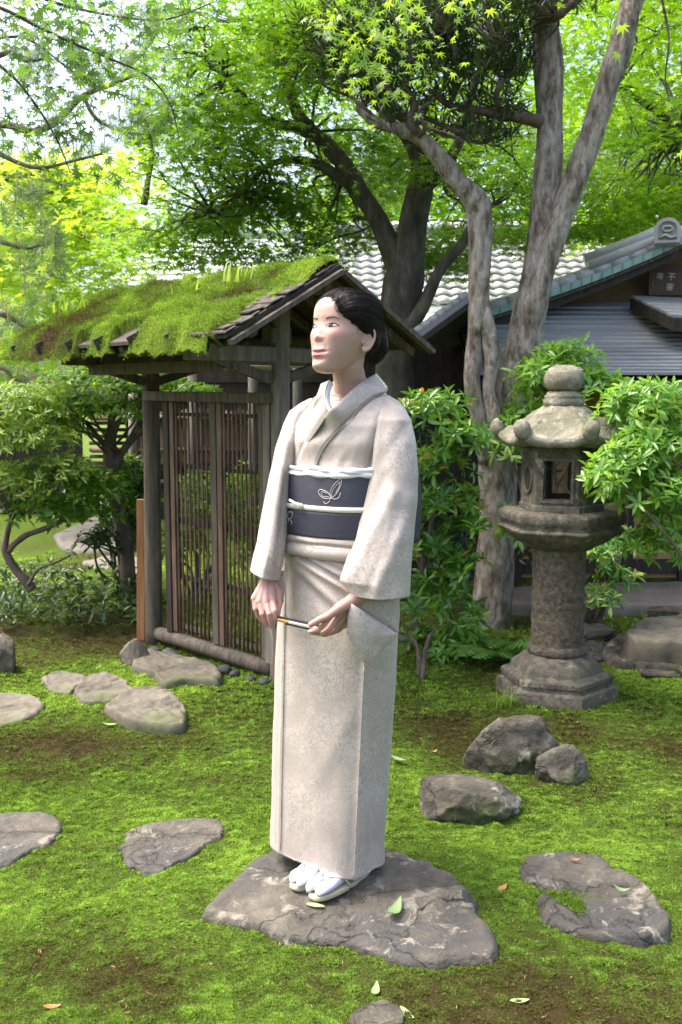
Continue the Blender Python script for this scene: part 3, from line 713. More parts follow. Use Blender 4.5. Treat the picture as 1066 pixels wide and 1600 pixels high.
# ------------------------------------------------------------------ house with lapped roof boards behind the mossy gate
nh = empty('neighbouring_house', (-2.2, 11.2, 0), 'pale house with lapped horizontal roof boards behind the mossy gate roof', 'building')
aY, bY = 10.0, 12.2
aZ = P(260, 585, aY).z; bZ = P(260, 372, bY).z
nx0, nx1 = TX(200, 11, 2)-.05, TX(470, 11, 2)
for i in range(22):
    a, b = i/22, (i+1.15)/22
    y0, z0, y1, z1 = aY+(bY-aY)*a, aZ+(bZ-aZ)*a+.035, aY+(bY-aY)*b, aZ+(bZ-aZ)*b
    MB().add([(nx0, y0, z0-.03), (nx1, y0, z0-.03), (nx1, y0, z0), (nx0, y0, z0), (nx0, y1, z1), (nx1, y1, z1)], [(0, 1, 2, 3), (3, 2, 5, 4)]).build('roof_board', M['siding'], nh)
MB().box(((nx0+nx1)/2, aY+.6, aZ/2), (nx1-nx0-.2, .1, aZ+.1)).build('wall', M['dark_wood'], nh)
MB().box(((nx0+nx1)/2, bY+.1, bZ/2), (nx1-nx0, .1, bZ)).build('wall', M['siding'], nh)
MB().tube([(nx0, bY, bZ+.03), (nx1, bY, bZ+.03)], .06, 10).build('ridge_cap', M['kawara'], nh, flat=False)

# ------------------------------------------------------------------ low garden wall and bamboo fence behind the gate
lw = empty('garden_wall', P(60, 700, 11.0)*1, 'low plastered garden wall with grey coping behind the left shrubs', 'wall')
a, b = P(-60, 617, 11.0), P(125, 617, 11.0)
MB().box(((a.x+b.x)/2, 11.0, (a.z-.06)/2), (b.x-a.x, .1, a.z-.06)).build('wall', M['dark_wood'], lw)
MB().box(((a.x+b.x)/2, 10.97, a.z-.03), (b.x-a.x+.1, .28, .05)).build('coping', M['siding'], lw)
bf = empty('bamboo_fence', P(320, 860, 7.0)*1, 'brown bamboo slat fence standing behind the gate lattice', 'fence')
fY = 7.0
cyl = MB().tube([(0, 0, 0), (0, 0, .3), (0, 0, .302), (0, 0, .306), (0, 0, .31), (0, 0, .9)], [.017, .016, .018, .018, .016, .015], 7).mesh('slat')
xx = TX(213, fY, 1)
zt = P(0, 640, fY).z; zb = P(0, 765, fY).z; cnt = 0
while xx < TX(470, fY, 1):
    piece(cyl, 'slat', M['lattice'], bf, (xx, fY+g.uniform(-.006, .006), zb), Quaternion((0, 0, 1), g.uniform(0, 6)), (1, 1, (zt-zb)/.9*g.uniform(.97, 1.02)))
    xx += .037
for z in (zb+.06, zt-.06, (zb+zt)/2): MB().tube([(TX(145, fY, 1), fY-.035, z), (TX(470, fY, 1), fY-.035, z)], .02, 8).build('rail', M['lattice'], bf, flat=False)
for px in (208, 300, 395, 465): MB().tube([P(px, 860, fY-.05), P(px, 575, fY-.05)], .034, 10).build('post', M['grey_wood'], bf, flat=False)
for k in range(13):
    z = zb+(zt-zb)*k/12; MB().tube([(TX(140, fY, 1), fY, z), (TX(206, fY, 1), fY, z)], .015, 6).build('reed_bundle', M['dark_wood'], bf, flat=False)
MB().tube([P(120, 568, fY), P(480, 577, fY)], .02, 8).build('top_pole', surf('tan_bamboo', [(.3, (.2, .14, .06)), (.7, (.36, .27, .13))], 4, stretch=(.4, 4, 4), bump=(.2, .002), rough=.5), bf, flat=False)
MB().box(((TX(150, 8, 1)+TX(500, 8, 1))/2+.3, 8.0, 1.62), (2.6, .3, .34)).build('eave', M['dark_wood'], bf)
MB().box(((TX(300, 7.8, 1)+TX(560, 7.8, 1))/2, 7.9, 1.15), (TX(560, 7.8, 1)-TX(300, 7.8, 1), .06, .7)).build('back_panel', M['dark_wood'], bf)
# ------------------------------------------------------------------ roofed garden gate
g = random.Random(21)
gA, gB = G(241, 1002), G(437, 1066)
dv = (gB-gA); GL = dv.length; dv.normalize(); fv = V((dv.y, -dv.x, 0))
if fv.x > 0: fv = -fv                                  # front: left and towards the camera
def gp(u, s, z): q = gA+dv*u+fv*s; return V((q.x, q.y, z))      # u metres along A->B, s metres to the front
def upx(px):                                          # metres along the gate for a pixel column on the ground line
    lo, hi = -1, GL+1
    for _ in range(40):
        m_ = (lo+hi)/2; q = gA+dv*m_
        if 533+FPX*q.x/(q.y*cT+(EYE-.6)*sT) < px: lo = m_
        else: hi = m_
    return lo
gate = empty('roofed_gate', (gA+gB)/2, 'small wooden garden gate with lattice doors and thick mossy roof', 'gate')
RZ, EZ, HW, T0, T1 = 1.895, 1.58, .60, -.36, GL+.41
def roofz(s): return RZ-(RZ-EZ)*abs(s)/HW
lean = V((.02, 0, 0))
for q, r in ((gA, .047), (gB, .044)):
    path = [q+V((0, 0, -.05))+lean*0]+[q+lean*(k/6)+V((0, 0, (RZ-.1)*k/6)) for k in range(1, 7)]
    MB().tube(catmull(path, 3), [r*1.05]+[r*(1-.06*k/18) for k in range(18)], 18, wob=.05, seed=q.x*9, fs=4).build('post', M['old_wood'] if q is gA else M['grey_wood'], gate, flat=False)
MB().tube([gp(u, .0, .055) for u in np.linspace(.05, GL-.04, 8)], .038, 14, wob=.08, fs=5).build('sill', M['old_wood'], gate, flat=False)
MB().bar(gp(.03, 0.03, 1.345), gp(GL, .03, 1.335), .05, .05).build('lintel', M['old_wood'], gate, bevel=.006)
for u, nm in ((upx(267), 'jamb'), (upx(423), 'jamb')): MB().bar(gp(u, 0, .05), gp(u, 0, 1.32), .05, .045, up=fv).build(nm, M['dark_wood'] if u < .5 else M['grey_wood'], gate, bevel=.005)
for u in (.02, GL):
    MB().bar(gp(u, -.48, 1.53), gp(u, .50, 1.53), .05, .068).build('tie_beam', M['grey_wood'] if u > .5 else M['old_wood'], gate, bevel=.006)
    MB().bar(gp(u, -.06, 1.615), gp(u, .06, 1.615), .07, .07).build('bracket', M['old_wood'], gate, bevel=.004)
    for s in (-1, 1): MB().bar(gp(u, s*.04, 1.42), gp(u, s*.36, 1.51), .03, .045).build('brace', M['old_wood'], gate)
for s, z, a, b in ((.38, roofz(.38)-.08, T0+.1, T1-.12), (-.38, roofz(.38)-.08, T0+.1, T1-.12), (0, RZ-.085, T0+.06, T1-.06)):
    MB().tube([gp(u, s, z) for u in np.linspace(a, b, 6)], .034, 12, wob=.05, fs=5).build('purlin', M['old_wood'], gate, flat=False)
MB().tube([gp(.05, .2, 1.575), gp(.42, .2, 1.575)], .033, 12).build('short_log', M['grey_wood'], gate, flat=False)
MB().bar(gp(0, .33, 1.475), gp(GL, .33, 1.475), .04, .05).build('cross_rail', M['old_wood'], gate)
for k in range(8):
    u = T0+.1+(T1-T0-.2)*k/7
    for s in (-1, 1): MB().bar(gp(u, s*.02, RZ-.05), gp(u, s*(HW-.03), roofz(HW-.03)-.05), .032, .032).build('rafter', M['old_wood'], gate)
for s in (-1, 1):
    q = [gp(T0, 0, RZ-.016), gp(T1, 0, RZ-.016), gp(T1, s*HW, EZ-.016), gp(T0, s*HW, EZ-.016)]
    if s < 0: q = q[::-1]
    t = V((0, 0, .015))
    rs = MB().add(q+[p+t for p in q], [(3, 2, 1, 0), (4, 5, 6, 7), (0, 1, 5, 4), (1, 2, 6, 5), (2, 3, 7, 6), (3, 0, 4, 7)]).build('roof', M['dark_wood'], gate)
    # bark shingles left bare near the open gable end
    for i in range(15 if s > 0 else 0):
        s0, s1 = HW*(1.03-i/15), HW*(1.03-(i+1.5)/15); s1 = max(0.0, s1)
        nb_ = 3 if s > 0 else 2
        for k in range(nb_):
            wdt = g.uniform(.07, .12); u1 = T1+g.uniform(-.02, .02)-k*.105; u0 = u1-wdt
            zz = g.uniform(.001, .007)
            ea = g.uniform(-.015, .02)
            p4 = [gp(u0, s*(s0+ea), roofz(s0)+zz+.006), gp(u1, s*(s0+ea+g.uniform(-.015, .01)), roofz(s0)+zz+.006), gp(u1, s*s1, roofz(s1)+zz), gp(u0, s*s1, roofz(s1)+zz)]
            if s < 0: p4 = p4[::-1]
            t = V((0, 0, .006))
            MB().add(p4+[p+t for p in p4], [(3, 2, 1, 0), (4, 5, 6, 7), (0, 1, 5, 4), (1, 2, 6, 5), (2, 3, 7, 6), (3, 0, 4, 7)]).build('shingle', M['bark_shingle'], rs)
    if s > 0:
        for i in range(6):                           # ragged shingle ends along the eave
            u = T0+.1+(T1-T0-.5)*i/5
            MB().bar(gp(u, HW-.12, roofz(HW-.12)+.0), gp(u+g.uniform(-.05, .05), HW+g.uniform(.0, .05), EZ-.012), .05, .006, up=dv).build('shingle', M['bark_shingle'], rs)
        # the moss blanket: thick uneven cushions
        nu, ns = 150, 70; vs, fa, at = [], [], []
        def mossh(u, sd):
            p = V((u*1, sd*1, 0)); k = (T1-u)
            m_ = smooth(k, .0+.04*smooth(sd, .12, .5)*(1+1.2*noise.noise(V((sd*11, 2, 0)))), .03+.07*smooth(sd, .1, .5)*(1+.9*noise.noise(V((sd*17, 5, 0)))))      # bare near the gable
            hgt = .016+.026*noise.noise(p*5)+.022*noise.noise(p*13)+.012*noise.noise(p*30)
            hgt += .022*smooth(sd, .35, .6)
            bare = smooth(noise.noise(V((u*5+9, sd*4, 0)))+.35*noise.noise(V((u*14, sd*14, 3)))+.9*math.exp(-((u-.78)/.13)**2-((sd-.52)/.12)**2), .34, .5)
            return max(-.03, hgt*m_*(1-bare)-.02*(1-m_)-.04*bare)
        for i in range(nu+1):
            for j in range(ns+1):
                u = T0-.02+(T1-T0)*i/nu; sd = -.03+(HW+.07)*j/ns
                h = mossh(u, sd); drop = .09*smooth(sd, HW-.02, HW+.04)*smooth(h, 0, .02)+(.05 if h <= 0 and sd > HW-.04 else 0); sd = min(sd, HW-.02) if h <= 0 else sd
                e = .02*noise.noise(V((u*9, 0, 5)))*smooth(sd, HW-.1, HW)
                vs.append(gp(u, sd+e, roofz(abs(sd))+h+.012-drop))
                at.append(min(1, max(.02, .72+.5*noise.noise(V((u*3.2, sd*4.2, 4)))+.32*noise.noise(V((u*11, sd*11, 0)))-.38*math.exp(-((u-.05)/.28)**2)*(1 if sd > .1 else .6)-.4*math.exp(-((u-1.15)/.16)**2-((sd-.28)/.07)**2))))
        for i in range(nu):
            for j in range(ns):
                a = i*(ns+1)+j; fa.append((a, a+1, a+ns+2, a+ns+1))
        mm = MB(); mm.v = [tuple(v) for v in vs]; mm.f = fa; mm.a = at
        mo = mm.build('moss', bpy.data.materials['moss_ground'], rs, flat=False); mo['kind'] = 'stuff'
        r = np.random.default_rng(8); n = 95000
        ii = r.integers(0, len(vs), n); base = arr(vs)[ii]+r.normal(size=(n, 3))*.006
        at_ = np.array(at)[ii]; hh = np.array([mossh(T0-.02+(T1-T0)*(k//(ns+1))/nu, -.03+(HW+.07)*(k % (ns+1))/ns) for k in range(len(vs))])[ii]
        keep = hh > .008; base, at_ = base[keep], at_[keep]; n = len(base)
        ax = np.column_stack([r.normal(size=n)*.5+fv.x*.5, r.normal(size=n)*.5+fv.y*.5, np.ones(n)*.9])
        o = scatter('moss_shoots', M['moss'], base, ax, rnd_unit(n, r), r.uniform(.006, .0135, n), OVATE2, parent=rs, tint=np.clip(at_+r.normal(size=n)*.12, 0, 1)); o['kind'] = 'stuff'
# bargeboards of the open gable
for s in (-1, 1): MB().bar(gp(T1+.012, 0, RZ-.032), gp(T1+.012, s*(HW-.01), EZ-.032), .02, .034, up=dv).build('bargeboard', M['old_wood'], gate)
# lattice doors
zr = lambda y, u: P(0, y, gp(u, 0, 0).y).z
for (a, b, wide) in ((upx(272), upx(343), 0), (upx(345), upx(419), 1)):
    door = MB().bar(gp(a+.017, -.0, .1), gp(a+.017, -.0, 1.315), .034, .03, up=fv).build('door', M['lattice'], gate)
    door['label'] = 'lattice door leaf of slender bamboo slats'
    MB().bar(gp(b-.02, 0, .1), gp(b-.02, 0, 1.315), .045 if not wide else .03, .034, up=fv).build('stile', M['old_wood'], door)
    um = (a+b)/2
    for y, h in ((648, .018), (730, .022), (817, .04), (907, .022), (985, .02)):
        z = zr(y, upx(300)); MB().bar(gp(a+.01, -.022, z), gp(b-.01, -.022, z), h, .018, up=fv).build('rail', M['dark_wood'] if y < 980 else M['grey_wood'], door)
    n = 9
    for k in range(n):
        u = a+.05+(b-a-.1)*k/(n-1)
        l = [V((0, 0, 0)), V((0, 0, 1.215))]
        pth = [gp(u+g.uniform(-.004, .004), .006, .1)]; nod = .1
        rr = [.0065]
        for z in np.arange(.3, 1.3, .24):
            zz = z+g.uniform(-.03, .03); rr += [.0055, .0072, .0055]; pth += [gp(u, .006, zz-.006), gp(u, .006, zz), gp(u, .006, zz+.006)]
        pth.append(gp(u+g.uniform(-.004, .004), .006, 1.315)); rr.append(.0055)
        MB().tube(pth, rr, 6).build('slat', M['lattice'], door, flat=False)
# fresh cedar stake beside the far post, with a second one behind the person
st = MB().bar(G(221, 1000), P(221, 780, G(221, 1000).y), .045, .03, up=(0, 1, 0)).build('stake', M['new_wood'], origin=G(221, 1000), bevel=.003)
tag(st, 'fresh orange cedar stake beside the far gate post', 'stake')
q0 = G(432, 1068); st2 = MB().bar(q0, P(434, 955, q0.y), .035, .03, up=(0, 1, 0)).build('stake', M['new_wood'], origin=q0, bevel=.003)
tag(st2, 'orange cedar stake half hidden behind the kimono skirt', 'stake')
# weeds on the roof
def weed(u, s, n, hgt, label, seed, spread=.06):
    r = random.Random(seed); b = gp(u, s, roofz(abs(s))+.01); mb = MB()
    for k in range(n):
        a = r.uniform(0, 6.28); q = b+V((r.gauss(0, spread), r.gauss(0, spread), 0)); l = hgt*r.uniform(.5, 1.1); wd = r.uniform(.005, .009)
        out = V((math.cos(a), math.sin(a), 0)); sd_ = V((-out.y, out.x, 0)); rows = []
        for t in (0, .35, .7, 1):
            p = q+out*(t*t*l*.35)+V((0, 0, l*t*(1-.12*t))); rows.append([p-sd_*wd*(1-t*.95), p+sd_*wd*(1-t*.95)])
        mb.loft([[x[0], x[1]] for x in rows], closed=False, at=r.random())
    tag(mb.build('blade_tuft', M['blade'], origin=b, flat=False), label, 'grass', kind='stuff')
weed(GL-.12, .10, 26, .12, 'tuft of upright green blades on the gate roof ridge', 1, .045)
weed(GL-.42, .16, 16, .06, 'short weed sprouts on the middle of the mossy roof', 2, .08)
weed(T0+.05, .25, 22, .14, 'arching weed leaves at the far end of the mossy roof', 3, .08)
weed(T0+.3, .5, 10, .05, 'thin weed sprouts low on the mossy roof', 4, .1)
# ------------------------------------------------------------------ stone lantern
LC = G(868, 1086); LC.z = hfun(LC.x, LC.y); LD = LC.y
HROT = math.radians(-90+11)                           # one corner points at the camera and a little to the right
def lz(y): return P(868, y, LD).z
lan = empty('stone_lantern', LC, 'weathered granite garden lantern with curled roof and ball finial', 'lantern')
def hexring(r, z, rot=HROT, n=8, curl=0, corner=0, rnd=.0):
    ring = []
    for k in range(6*n):
        a = 2*math.pi*k/(6*n); am = (a % (math.pi/3))-math.pi/6
        hr = r*math.cos(math.pi/6)/math.cos(am); hr = hr*(1-rnd)+r*.95*rnd
        e = abs(am)/(math.pi/6)                       # 1 at corners
        hr *= 1+corner*(e**4)
        q = V((hr*math.cos(a+rot), hr*math.sin(a+rot), z+curl*e**3))
        ring.append(LC+V((q.x, q.y, q.z-0)))
    return ring
def rough(o, amt=.006, fs=14, seed=0):
    me = o.data; org = root_loc(o)
    for v in me.vertices:
        p = v.co+org; v.co += v.normal*(amt*noise.noise(p*fs+V((seed, 0, 0)))+amt*.6*noise.noise(p*fs*3))
    return o
zz = lambda y: lz(y)-LC.z
mb = MB(); B0 = [(.272, -.04), (.276, .0), (.272, .055), (.268, .06), (.25, .066), (.248, .08), (.253, .086), (.25, .105), (.236, .112), (.21, .122), (.2, .15), (.168, .178), (.135, .195), (.1, .2)]
mb.loft([hexring(r, z, rnd=.03+.5*smooth(z, .12, .19)) for r, z in B0]); autosmooth(rough(mb.build('base', M['granite'], lan, flat=False), .005), 40)
mb = MB(); zs0, zs1 = .195, zz(852); pr = [(.128, zs0), (.134, zs0+.015), (.128, zs0+.035), (.118, zs0+.045)]
for t in np.linspace(.06, 1, 30):
    z = zs0+(zs1-zs0)*t; r = .116
    if .42 < t < .46 or .52 < t < .56: r = .1195
    if t > .965: r = .118
    pr.append((r, z))
mb.lathe(LC, pr, 40); rough(mb.build('shaft', M['shaft_stone'], lan, flat=False), .004, 25)
zp0, zp1 = zz(857), zz(795); hp = zp1-zp0
mb = MB(); mb.loft([hexring(r, zp0+hp*t, rnd=k) for r, t, k in ((.12, 0, .8), (.15, .05, .7), (.2, .2, .4), (.245, .38, .15), (.27, .48, .08), (.277, .53, .05), (.27, .575, .05), (.258, .6, .05), (.262, .68, .05), (.272, .74, .05), (.274, .92, .05), (.26, .98, .05), (.22, 1.0, .05), (.1, 1.0, .05))])
rough(mb.build('platform', M['granite'], lan, flat=False), .005, 18, 3)
# fire box: six stone sides, two with square windows, one with a round one
zf0, zf1 = zz(797), zz(697); fh = zf1-zf0; fr = .178; ap = fr*math.cos(math.pi/6)
fb = MB().loft([hexring(fr*1.04, zf0-.004), hexring(fr*1.04, zf0+.03), hexring(fr, zf0+.035), hexring(fr*.7, zf0+.035)]).build('fire_box', M['granite'], lan, flat=True)
MB().loft([hexring(fr*.6, zf1-.03), hexring(fr, zf1-.03), hexring(fr*1.0, zf1+.03), hexring(fr*.6, zf1+.03)]).build('box_top', M['granite'], fb)
for k in range(6):
    a = HROT+math.pi/6+k*math.pi/3; n_ = V((math.cos(a), math.sin(a), 0)); t_ = V((-n_.y, n_.x, 0)); R = Matrix((t_, n_, V((0, 0, 1)))).transposed()
    c0 = LC+n_*(ap-.022); zc = (zf0+zf1)/2
    win = k % 3 == 5 % 3
    if win:
        wo, ho = .112, .165
        for sx in (-1, 1): MB().box(c0+t_*sx*(fr/4+wo/4)+V((0, 0, zc)), (fr/2-wo/2-.002, .044, fh-.06), R).build('box_side', M['granite'], fb, bevel=.003)
        MB().box(c0+V((0, 0, zf0+.035+(fh-.065-ho)/4)), (wo, .044, (fh-.065-ho)/2), R).build('box_side', M['granite'], fb)
        MB().box(c0+V((0, 0, zf1-.03-(fh-.065-ho)/4)), (wo, .044, (fh-.065-ho)/2), R).build('box_side', M['granite'], fb)
        for sx in (-1, 1): MB().box(c0+n_*.024+t_*sx*(wo/2+.008)+V((0, 0, zc)), (.012, .012, ho+.03), R).build('window_frame', M['granite'], fb, bevel=.002)
        for sz in (-1, 1): MB().box(c0+n_*.024+V((0, 0, zc+sz*(ho/2+.008))), (wo+.005, .012, .012), R).build('window_frame', M['granite'], fb, bevel=.002)
    else:
        MB().box(c0+V((0, 0, zc)), (fr*.99, .044, fh-.06), R).build('box_side', M['granite'], fb, bevel=.003)
        mr = MB(); mr.tube([c0+n_*.023+t_*math.cos(x)*.045+V((0, 0, zc+math.sin(x)*.06)) for x in np.linspace(0, 2*math.pi, 25)], .008, 8, caps=False); mr.build('round_rim', M['granite'], fb, flat=False)
        mr = MB(); mr.loft([[c0+n_*dd+t_*math.cos(x)*.04+V((0, 0, zc+math.sin(x)*.055)) for x in np.linspace(0, 2*math.pi, 24, endpoint=False)] for dd in (.0225, .0235)]); mr.build('round_shade', M['dark_wood'], fb)  # dark disc painted in for the shade of a round opening
# curled roof
zc0, zc1 = zz(697), zz(632); ch = zc1-zc0; cr = .29
prof = [(.55, .02, .0, 0), (.8, .0, .01, 0), (.97, .03, .03, .03), (1.0, .12, .045, .05), (.985, .22, .05, .05), (.94, .25, .045, .03), (.86, .30, .03, 0), (.71, .43, .014, 0), (.59, .60, .008, 0), (.48, .78, .003, 0), (.38, .90, 0, 0), (.31, .97, 0, 0), (.2, 1.0, 0, 0)]
mb = MB(); mb.loft([hexring(cr*r, zc0+ch*t, curl=cu, corner=cn, rnd=.05 if r > .85 else .3) for r, t, cu, cn in prof])
cap = rough(mb.build('roof', M['lit_stone'], lan, flat=False), .004, 14, 5)
for k in range(6):                                    # scrolled corners and the ribs running up to the collar
    a = HROT+k*math.pi/3; n_ = V((math.cos(a), math.sin(a), 0)); t_ = V((-n_.y, n_.x, 0))
    pts = [(.10, .88), (.15, .66), (.20, .44), (.245, .32), (.272, .36), (.282, .48), (.27, .54)]
    path = catmull([LC+n_*(r*1.0)+V((0, 0, zc0+ch*t)) for r, t in pts], 4)
    rr = lerp_list([.004, .010, .016, .026, .036, .036, .03], 4)
    mbk = MB(); mbk.tube(path, rr, 12); rough(mbk.build('curled_corner', M['lit_stone'], cap, flat=False), .004, 20, k)
zk0, zk1, zk2 = zz(634), zz(610), zz(572)
mb = MB(); kh = zk1-zk0; mb.lathe(LC, [(.07, zk0-.01), (.085, zk0), (.088, zk0+kh*.35), (.08, zk0+kh*.5), (.084, zk0+kh*.6), (.07, zk0+kh*.85), (.05, zk1)], 28)
col_ = rough(mb.build('collar', M['lit_stone'], lan, flat=False), .007, 22, 8)
mb = MB(); fhh = zk2-zk1
mb.lathe(LC, [(.05, zk1-.004), (.068, zk1+fhh*.1), (.082, zk1+fhh*.3), (.085, zk1+fhh*.5), (.08, zk1+fhh*.72), (.066, zk1+fhh*.9), (.04, zk1+fhh*.99), (.008, zk1+fhh*1.0)], 28)
rough(mb.build('finial', M['lit_stone'], lan, flat=False), .006, 16, 9)
# ------------------------------------------------------------------ trees and shrubs
def pxpath(pts, Y, n=5):                              # pts: (px, py[, dY]) -> smooth world path
    return catmull([P(p[0], p[1], Y+(p[2] if len(p) > 2 else 0)) for p in pts], n)
def pxrad(ws, Y, n=5): return [max(.003, x) for x in lerp_list([w_/2/FPX*Y for w_ in ws], n)]
def limb(name, mat, parent, pts, ws, Y, n=16, wob=.16, fs=7, k=6, seed=0):
    return MB().tube(pxpath(pts, Y, k), pxrad(ws, Y, k), n, wob=wob, fs=fs, seed=seed).build(name, mat, parent, flat=False)
def twig_path(a, b, sag, seed):
    r = random.Random(seed); a, b = V(a), V(b); l = (b-a).length
    m1 = a.lerp(b, .35)+V((r.uniform(-1, 1), r.uniform(-1, 1), r.uniform(-.2, 1)))*l*sag
    m2 = a.lerp(b, .7)+V((r.uniform(-1, 1), r.uniform(-1, 1), r.uniform(-.2, 1)))*l*sag*.7
    return catmull([a, m1, m2, b], 4)
def clumps(rects, seed):
    """rects: (x0,y0,x1,y1,Ya,Yb,count,rad) -> list of (centre, radius)"""
    r = random.Random(seed); out = []
    for x0, y0, x1, y1, ya, yb, n, rad in rects:
        for _ in range(n): out.append((P(r.uniform(x0, x1), r.uniform(y0, y1), r.uniform(ya, yb)), rad*r.uniform(.7, 1.3)))
    return out
def spray_leaves(cl, per, size, flat, seed, tilt=.35, droop=.25):
    """flat layered sprays of leaves: returns pos, axis, normal, size, tint"""
    r = np.random.default_rng(seed); Ps, As, Ns, Ss, Ts = [], [], [], [], []
    for c, rad in cl:
        n = int(per*r.uniform(.7, 1.3)); a = r.uniform(0, 2*np.pi, n); q = rad*np.sqrt(r.uniform(0, 1, n))
        tx, ty = r.normal()*.15, r.normal()*.15
        off = np.column_stack([np.cos(a)*q, np.sin(a)*q, r.normal(size=n)*rad*flat-droop*q*q/rad])
        off[:, 2] += off[:, 0]*tx+off[:, 1]*ty
        Ps.append(np.array(c)[None]+off)
        As.append(np.column_stack([np.cos(a)+r.normal(size=n)*.7, np.sin(a)+r.normal(size=n)*.7, -.25+r.normal(size=n)*.25]))
        Ns.append(np.column_stack([r.normal(size=n)*tilt, r.normal(size=n)*tilt, np.ones(n)]))
        Ss.append(size*r.uniform(.65, 1.25, n)); Ts.append(np.clip(r.uniform(.25, .75)+r.normal(size=n)*.18, 0, 1))
    return [np.concatenate(x) for x in (Ps, As, Ns)]+[np.concatenate(Ss), np.concatenate(Ts)]
def crown(name, mat, cl, per, size, tmpl, parent, seed, flat=.14, tilt=.35, droop=.25):
    p, a, n, s, t = spray_leaves(cl, per, size, flat, seed, tilt, droop)
    o = scatter(name, mat, p, a, n, s, tmpl, parent=parent, tint=t); o['kind'] = 'stuff'; return o
def twigs(parent, mat, start_pts, cl, seed, r0=.012, name='twig', most=60):
    r = random.Random(seed); mb = MB()
    for i, (c, rad) in enumerate(cl[:most]):
        s = min(start_pts, key=lambda q: (q-c).length+r.uniform(0, .25))
        if (s-c).length > 2.2: continue
        p = twig_path(s, c, .14, i*7+seed); k = len(p); mb.tube(p, [r0*(1-.8*j/(k-1)) for j in range(k)], 6)
        for _ in range(3):
            a = r.uniform(0, 6.28); e = c+V((math.cos(a), math.sin(a), r.uniform(-.2, .1)))*rad*.8
            p2 = twig_path(p[-3], e, .1, i*11+seed); mb.tube(p2, [r0*.35*(1-.7*j/(len(p2)-1)) for j in range(len(p2))], 4)
    if mb.v: o = mb.build(name, mat, parent, flat=False); o['kind'] = 'stuff'; return o

# ---- pale forked tree beside the lantern
TY = 5.5
tb = G(768, 975)
tt = empty('forked_tree', tb, 'pale twisted tree with forked trunk and dark narrow leaves beside the lantern', 'tree')
main = [(766, 992), (769, 950), (772, 900), (775, 840), (778, 780), (778, 720), (786, 670), (800, 620), (813, 565), (826, 500), (838, 430), (848, 360), (853, 290), (857, 220), (859, 150), (857, 80), (850, 10), (846, -60)]
limb('trunk', M['bark_pale'], tt, main, [72, 62, 58, 56, 53, 52, 60, 64, 55, 50, 46, 43, 42, 41, 42, 42, 40, 38], TY, 24, .22, 6)
limb('limb', M['bark_pale'], tt, [(818, 560, -.04), (836, 470, -.05), (858, 390, -.05), (884, 315, -.05), (908, 255, -.05), (926, 205, -.05), (944, 150, -.05), (962, 95, -.05), (976, 45, -.05), (990, -5, -.05), (1008, -70, -.05)], [34, 38, 38, 37, 37, 36, 35, 35, 34, 33, 30], TY, 20, .2, 7, seed=4)
limb('limb', M['bark_pale'], tt, [(762, 720, -.05), (752, 668, -.1), (742, 630, -.12), (737, 590, -.12), (742, 550, -.1), (746, 510, -.1), (748, 460, -.1), (749, 400, -.1), (751, 345, -.1), (742, 312, -.12), (712, 280, -.14), (680, 240, -.16), (650, 212, -.18), (618, 200, -.2), (585, 190, -.2), (556, 168, -.2)], [30, 26, 26, 24, 26, 30, 34, 37, 38, 34, 27, 25, 22, 19, 15, 9], TY, 18, .24, 8, seed=9)
limb('limb', M['bark_pale'], tt, [(776, 690, -.08), (772, 650, -.13), (764, 610, -.13), (768, 565, -.13), (764, 520, -.12), (752, 470, -.1)], [34, 26, 20, 22, 24, 20], TY, 14, .24, 9, seed=14)
br = [([(842, 190, -.05), (812, 183, -.1), (780, 180, -.12), (745, 172, -.14), (705, 165, -.16), (680, 148, -.2), (660, 130, -.2)], [20, 17, 14, 13, 11, 8, 5]),
      ([(700, 166, -.16), (712, 140, -.2), (700, 115, -.2), (712, 85, -.25), (700, 55, -.25)], [9, 8, 8, 6, 4]),
      ([(785, 180, -.12), (775, 150, -.2), (785, 125, -.2), (770, 100, -.2), (778, 70, -.2)], [10, 9, 8, 7, 5]),
      ([(660, 218, -.18), (640, 190, -.25), (648, 160, -.25), (630, 130, -.3), (640, 100, -.3)], [12, 10, 9, 7, 5]),
      ([(620, 200, -.2), (600, 170, -.25), (608, 145, -.3), (590, 115, -.3), (570, 95, -.3)], [11, 9, 8, 7, 5]),
      ([(590, 192, -.2), (565, 165, -.2), (545, 150, -.15), (530, 125, -.1), (515, 100, -.1)], [9, 8, 7, 6, 4]),
      ([(640, 208, -.18), (660, 185, -.1), (690, 195, -.1), (720, 205, -.1), (750, 195, -.1)], [10, 8, 7, 6, 4]),
      ([(652, 216, -.18), (664, 200, -.3), (655, 175, -.3), (672, 160, -.3)], [8, 7, 6, 5]),
      ([(845, 30, -.05), (870, 25, -.2), (890, 10, -.25), (915, -10, -.3)], [16, 14, 11, 9]),
      ([(736, 174, -.14), (744, 205, -.1), (725, 215, -.1), (690, 212, -.05)], [8, 7, 6, 4])]
ends = []
for i, (pts, ws) in enumerate(br):
    limb('branch', M['bark_mid'], tt, pts, ws, TY, 8, .25, 16, seed=i); ends += [P(p[0], p[1], TY+(p[2] if len(p) > 2 else 0)) for p in pts[1:]]
r = np.random.default_rng(31); tips = []
for x0, y0, x1, y1, n in ((470, 10, 560, 130, 40), (540, 10, 700, 110, 105), (690, 0, 830, 120, 125), (600, 100, 820, 200, 75), (540, 100, 620, 170, 24), (690, 195, 800, 225, 20), (560, -120, 860, 10, 60), (850, -30, 940, 20, 16)):
    for _ in range(n): tips.append(P(r.uniform(x0, x1), r.uniform(y0, y1), r.uniform(5.1, 5.9)))
mb = MB()
